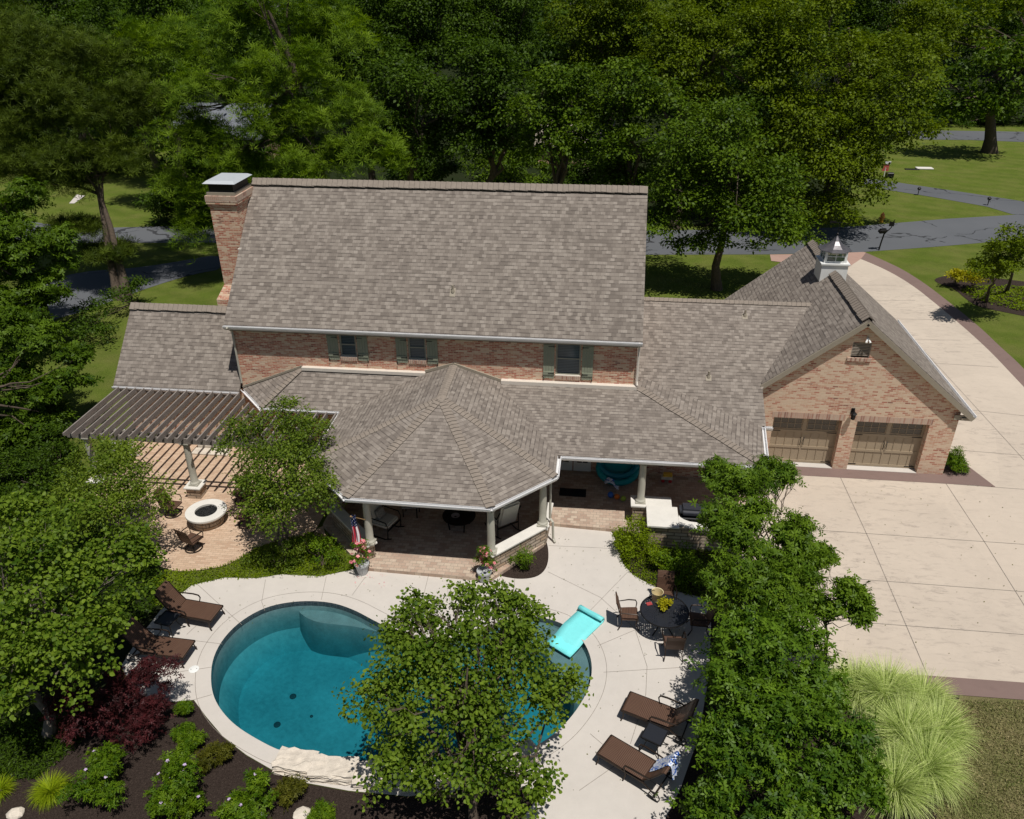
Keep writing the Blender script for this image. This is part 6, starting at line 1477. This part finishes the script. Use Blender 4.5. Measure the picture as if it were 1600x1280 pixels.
BT = [('dark_tree', 'dark broadleaf tree right behind the main roof ridge, left of centre', 640, 190, 50, 85, 95, 'dark'),
      ('dark_tree', 'dark broadleaf tree behind the main roof ridge at the centre', 760, 170, 52, 90, 100, 'dark'),
      ('dark_tree', 'broadleaf tree behind the right half of the main roof ridge', 880, 190, 50, 85, 85, 'pear'),
      ('dark_tree', 'broadleaf tree behind the right end of the main roof with a leaning trunk', 985, 220, 50, 70, 110, 'pear'),
      ('dark_tree', 'tall dark tree at the top edge between the cypress and the centre', 640, 40, 62, 90, 80, 'dark'),
      ('dark_tree', 'tall tree at the top edge left of the oaks', 780, 30, 64, 90, 70, 'dark'),
      ('oak_tree', 'yellow green tree at the top edge right of centre', 960, 50, 66, 100, 75, 'oak'),
      ('oak_tree', 'yellow green tree between the centre trees and the big oak', 1080, 100, 58, 80, 80, 'oak'),
      ('dark_tree', 'dark tree in the top left corner behind the pine', 60, 20, 68, 110, 70, 'dark'),
      ('dark_tree', 'dark tree at the top edge between the pine and the cypress', 230, 40, 66, 90, 80, 'dark'),
      ('dark_tree', 'dark tree at the street left of the chimney', 275, 320, 56, 50, 45, 'dark'),
      ('dark_tree', 'dark tree at the top edge above the big oak', 1330, 20, 110, 70, 50, 'dark'),
      ('understorey_tree', 'low dark tree just above the ridge line, left of centre', 670, 285, 56, 70, 40, 'dark'),
      ('understorey_tree', 'low dark tree just above the ridge line at the centre', 800, 275, 58, 75, 45, 'pear'),
      ('understorey_tree', 'low dark tree just above the right part of the ridge line', 920, 275, 57, 70, 45, 'dark'),
      ('understorey_tree', 'low dark tree across the street behind the forked street tree', 1100, 320, 66, 90, 40, 'dark'),
      ('understorey_tree', 'low tree across the street under the left side of the big oak', 1190, 270, 68, 80, 60, 'pear'),
      ('understorey_tree', 'shaded tree behind the far lawn, left of the far driveway', 1300, 205, 84, 90, 60, 'pear'),
      ('understorey_tree', 'low dark tree filling the gap under the cypress', 400, 290, 60, 80, 50, 'dark'),
      ('dark_tree', 'dark tree filling the wood between the pine and the cypress, below the treetops', 215, 130, 60, 70, 60, 'pear'),
      ('dark_tree', 'dark tree behind the gap between the cypress and the ridge trees', 560, 120, 58, 70, 80, 'dark'),
      ('oak_tree', 'yellow green tree at the top edge left of the big oak', 1130, 20, 72, 90, 50, 'oak'),
      ('understorey_tree', 'low dark tree beyond the far street, left of the leaning lawn tree', 1455, 168, 106, 50, 28, 'dark'),
      ('understorey_tree', 'low dark tree beyond the far street, at the right edge', 1560, 178, 108, 70, 26, 'dark'),
      ('understorey_tree', 'low dark tree behind the pine stems at the left', 190, 235, 74, 90, 40, 'dark'),
      ('understorey_tree', 'low dark tree behind the pine at the far left', 40, 235, 76, 100, 50, 'dark'),
      ('understorey_tree', 'low dark tree under the grey roofed house', 320, 235, 72, 70, 35, 'dark'),
      ('understorey_tree', 'dark tree in front of the distant brick house at the top right', 1395, 88, 104, 70, 36, 'oak'),
      ('dark_tree', 'tree behind the far lawn, left of the dark leaning tree', 1440, 60, 112, 60, 60, 'oak')]
for nm, lab, u, v, Y, ru, rv, mt in BT:
    c = PY(u, v, Y); s_ = DEP(c)/FPX
    bl = []
    for k in range(8):
        a = k*2.4; rr = .62 if k else 0
        bl.append(BL(u+ru*rr*math.cos(a), v+rv*rr*math.sin(a), Y+(random.uniform(-1.5, 1.5)), ru*.55, rv*.5))
    make_tree(nm, lab, 'tree', (c.x, Y+1, 0), bl, leaf=.20 if Y < 70 else .34, dens=1.55, jit=.45, mat=mt, trunk_r=.35, lobes=9, nlimb=10, group='trees of the wood behind the house')
sheet('woodland_floor', GL([(350, 350), (350, 180), (1200, 180), (1290, 250), (1330, 270), (1330, 300), (1270, 350), (1010, 354)]), -.004, M_SHADEL, kind='structure')  # floor colour carries the shade under the crowns
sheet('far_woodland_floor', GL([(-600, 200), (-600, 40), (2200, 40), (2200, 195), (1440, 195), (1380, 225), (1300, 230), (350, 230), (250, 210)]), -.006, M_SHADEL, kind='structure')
# the wood beyond, one mass
Pw, Nw, Tw, tw = [], [], [], []
def wood_blob(x, y, z, r, rz):
    P, N, T, tone, LC = crown_pts([(x, y, z, r, r, rz)], .95, .46, 10, zmin=-.3, jit=.45); Pw.append(P); Nw.append(N); Tw.append(T); tw.append(tone+random.gauss(0, .1))
for i in range(150):
    Y = random.uniform(74, 230); u = random.uniform(-150, 1750)
    x = (u-CX)/FPX*Y*1.05+.12*Y*0
    if 18 < x < 75 and Y < 125: continue
    if -45 < x < 0 and Y < 84: continue
    r = random.uniform(4.5, 7.5); h = random.uniform(11, 17)
    wood_blob(x, Y, h-r*.9, r, r*1.1); wood_blob(x+random.uniform(-2, 2), Y-2, h*.45, r*.9, h*.35)
P = np.concatenate(Pw); N = np.concatenate(Nw); T = np.concatenate(Tw); tone = np.concatenate(tw)
o = leaf_mesh('woodland', P, N, .46*rng.uniform(.7, 1.4, len(P)), tone, LM['dark'], None, 'diamond', T); setp(o, 'dark wood beyond the nearer trees', 'wood', None, 'stuff')

# litter blown on the hard surfaces
def litter(name, label, poly, n, leaf, mat, z):
    a = np.array(poly); lo, hi = a.min(0), a.max(0); P = np.stack([rng.uniform(lo[0], hi[0], n*3), rng.uniform(lo[1], hi[1], n*3)], 1); P = P[in_poly(P, poly)][:n]; n = len(P)
    P3 = np.concatenate([P, np.full((n, 1), z)], 1); N = np.array([0, 0, 1.])+rng.normal(0, .15, (n, 3))
    return setp(leaf_mesh(name, P3, N, leaf*rng.uniform(.4, 1.2, n), rng.uniform(0, 1, n), LM[mat], None, 'diamond'), label, 'leaf litter', None, 'stuff')
litter('fallen_leaves', 'scattered fallen leaves on the driveway concrete', [(5, 16.6), (20, 16.6), (20, 26), (5, 26)], 260, .05, 'olive', .022)
litter('fallen_leaves', 'scattered bits of leaf on the pool deck', GL([(300, 915), (560, 890), (860, 830), (960, 840), (1090, 940), (1080, 1150), (1000, 1280), (880, 1250), (940, 1100), (930, 960), (600, 930), (300, 1000)]), 220, .04, 'olive', .026)
q = G(580, 905)
litter('fallen_petals', 'pink petals dropped beside the left flower pot', [(q.x-.5, q.y-.4), (q.x+.5, q.y-.4), (q.x+.5, q.y+.3), (q.x-.5, q.y+.3)], 26, .045, 'pink', .026)
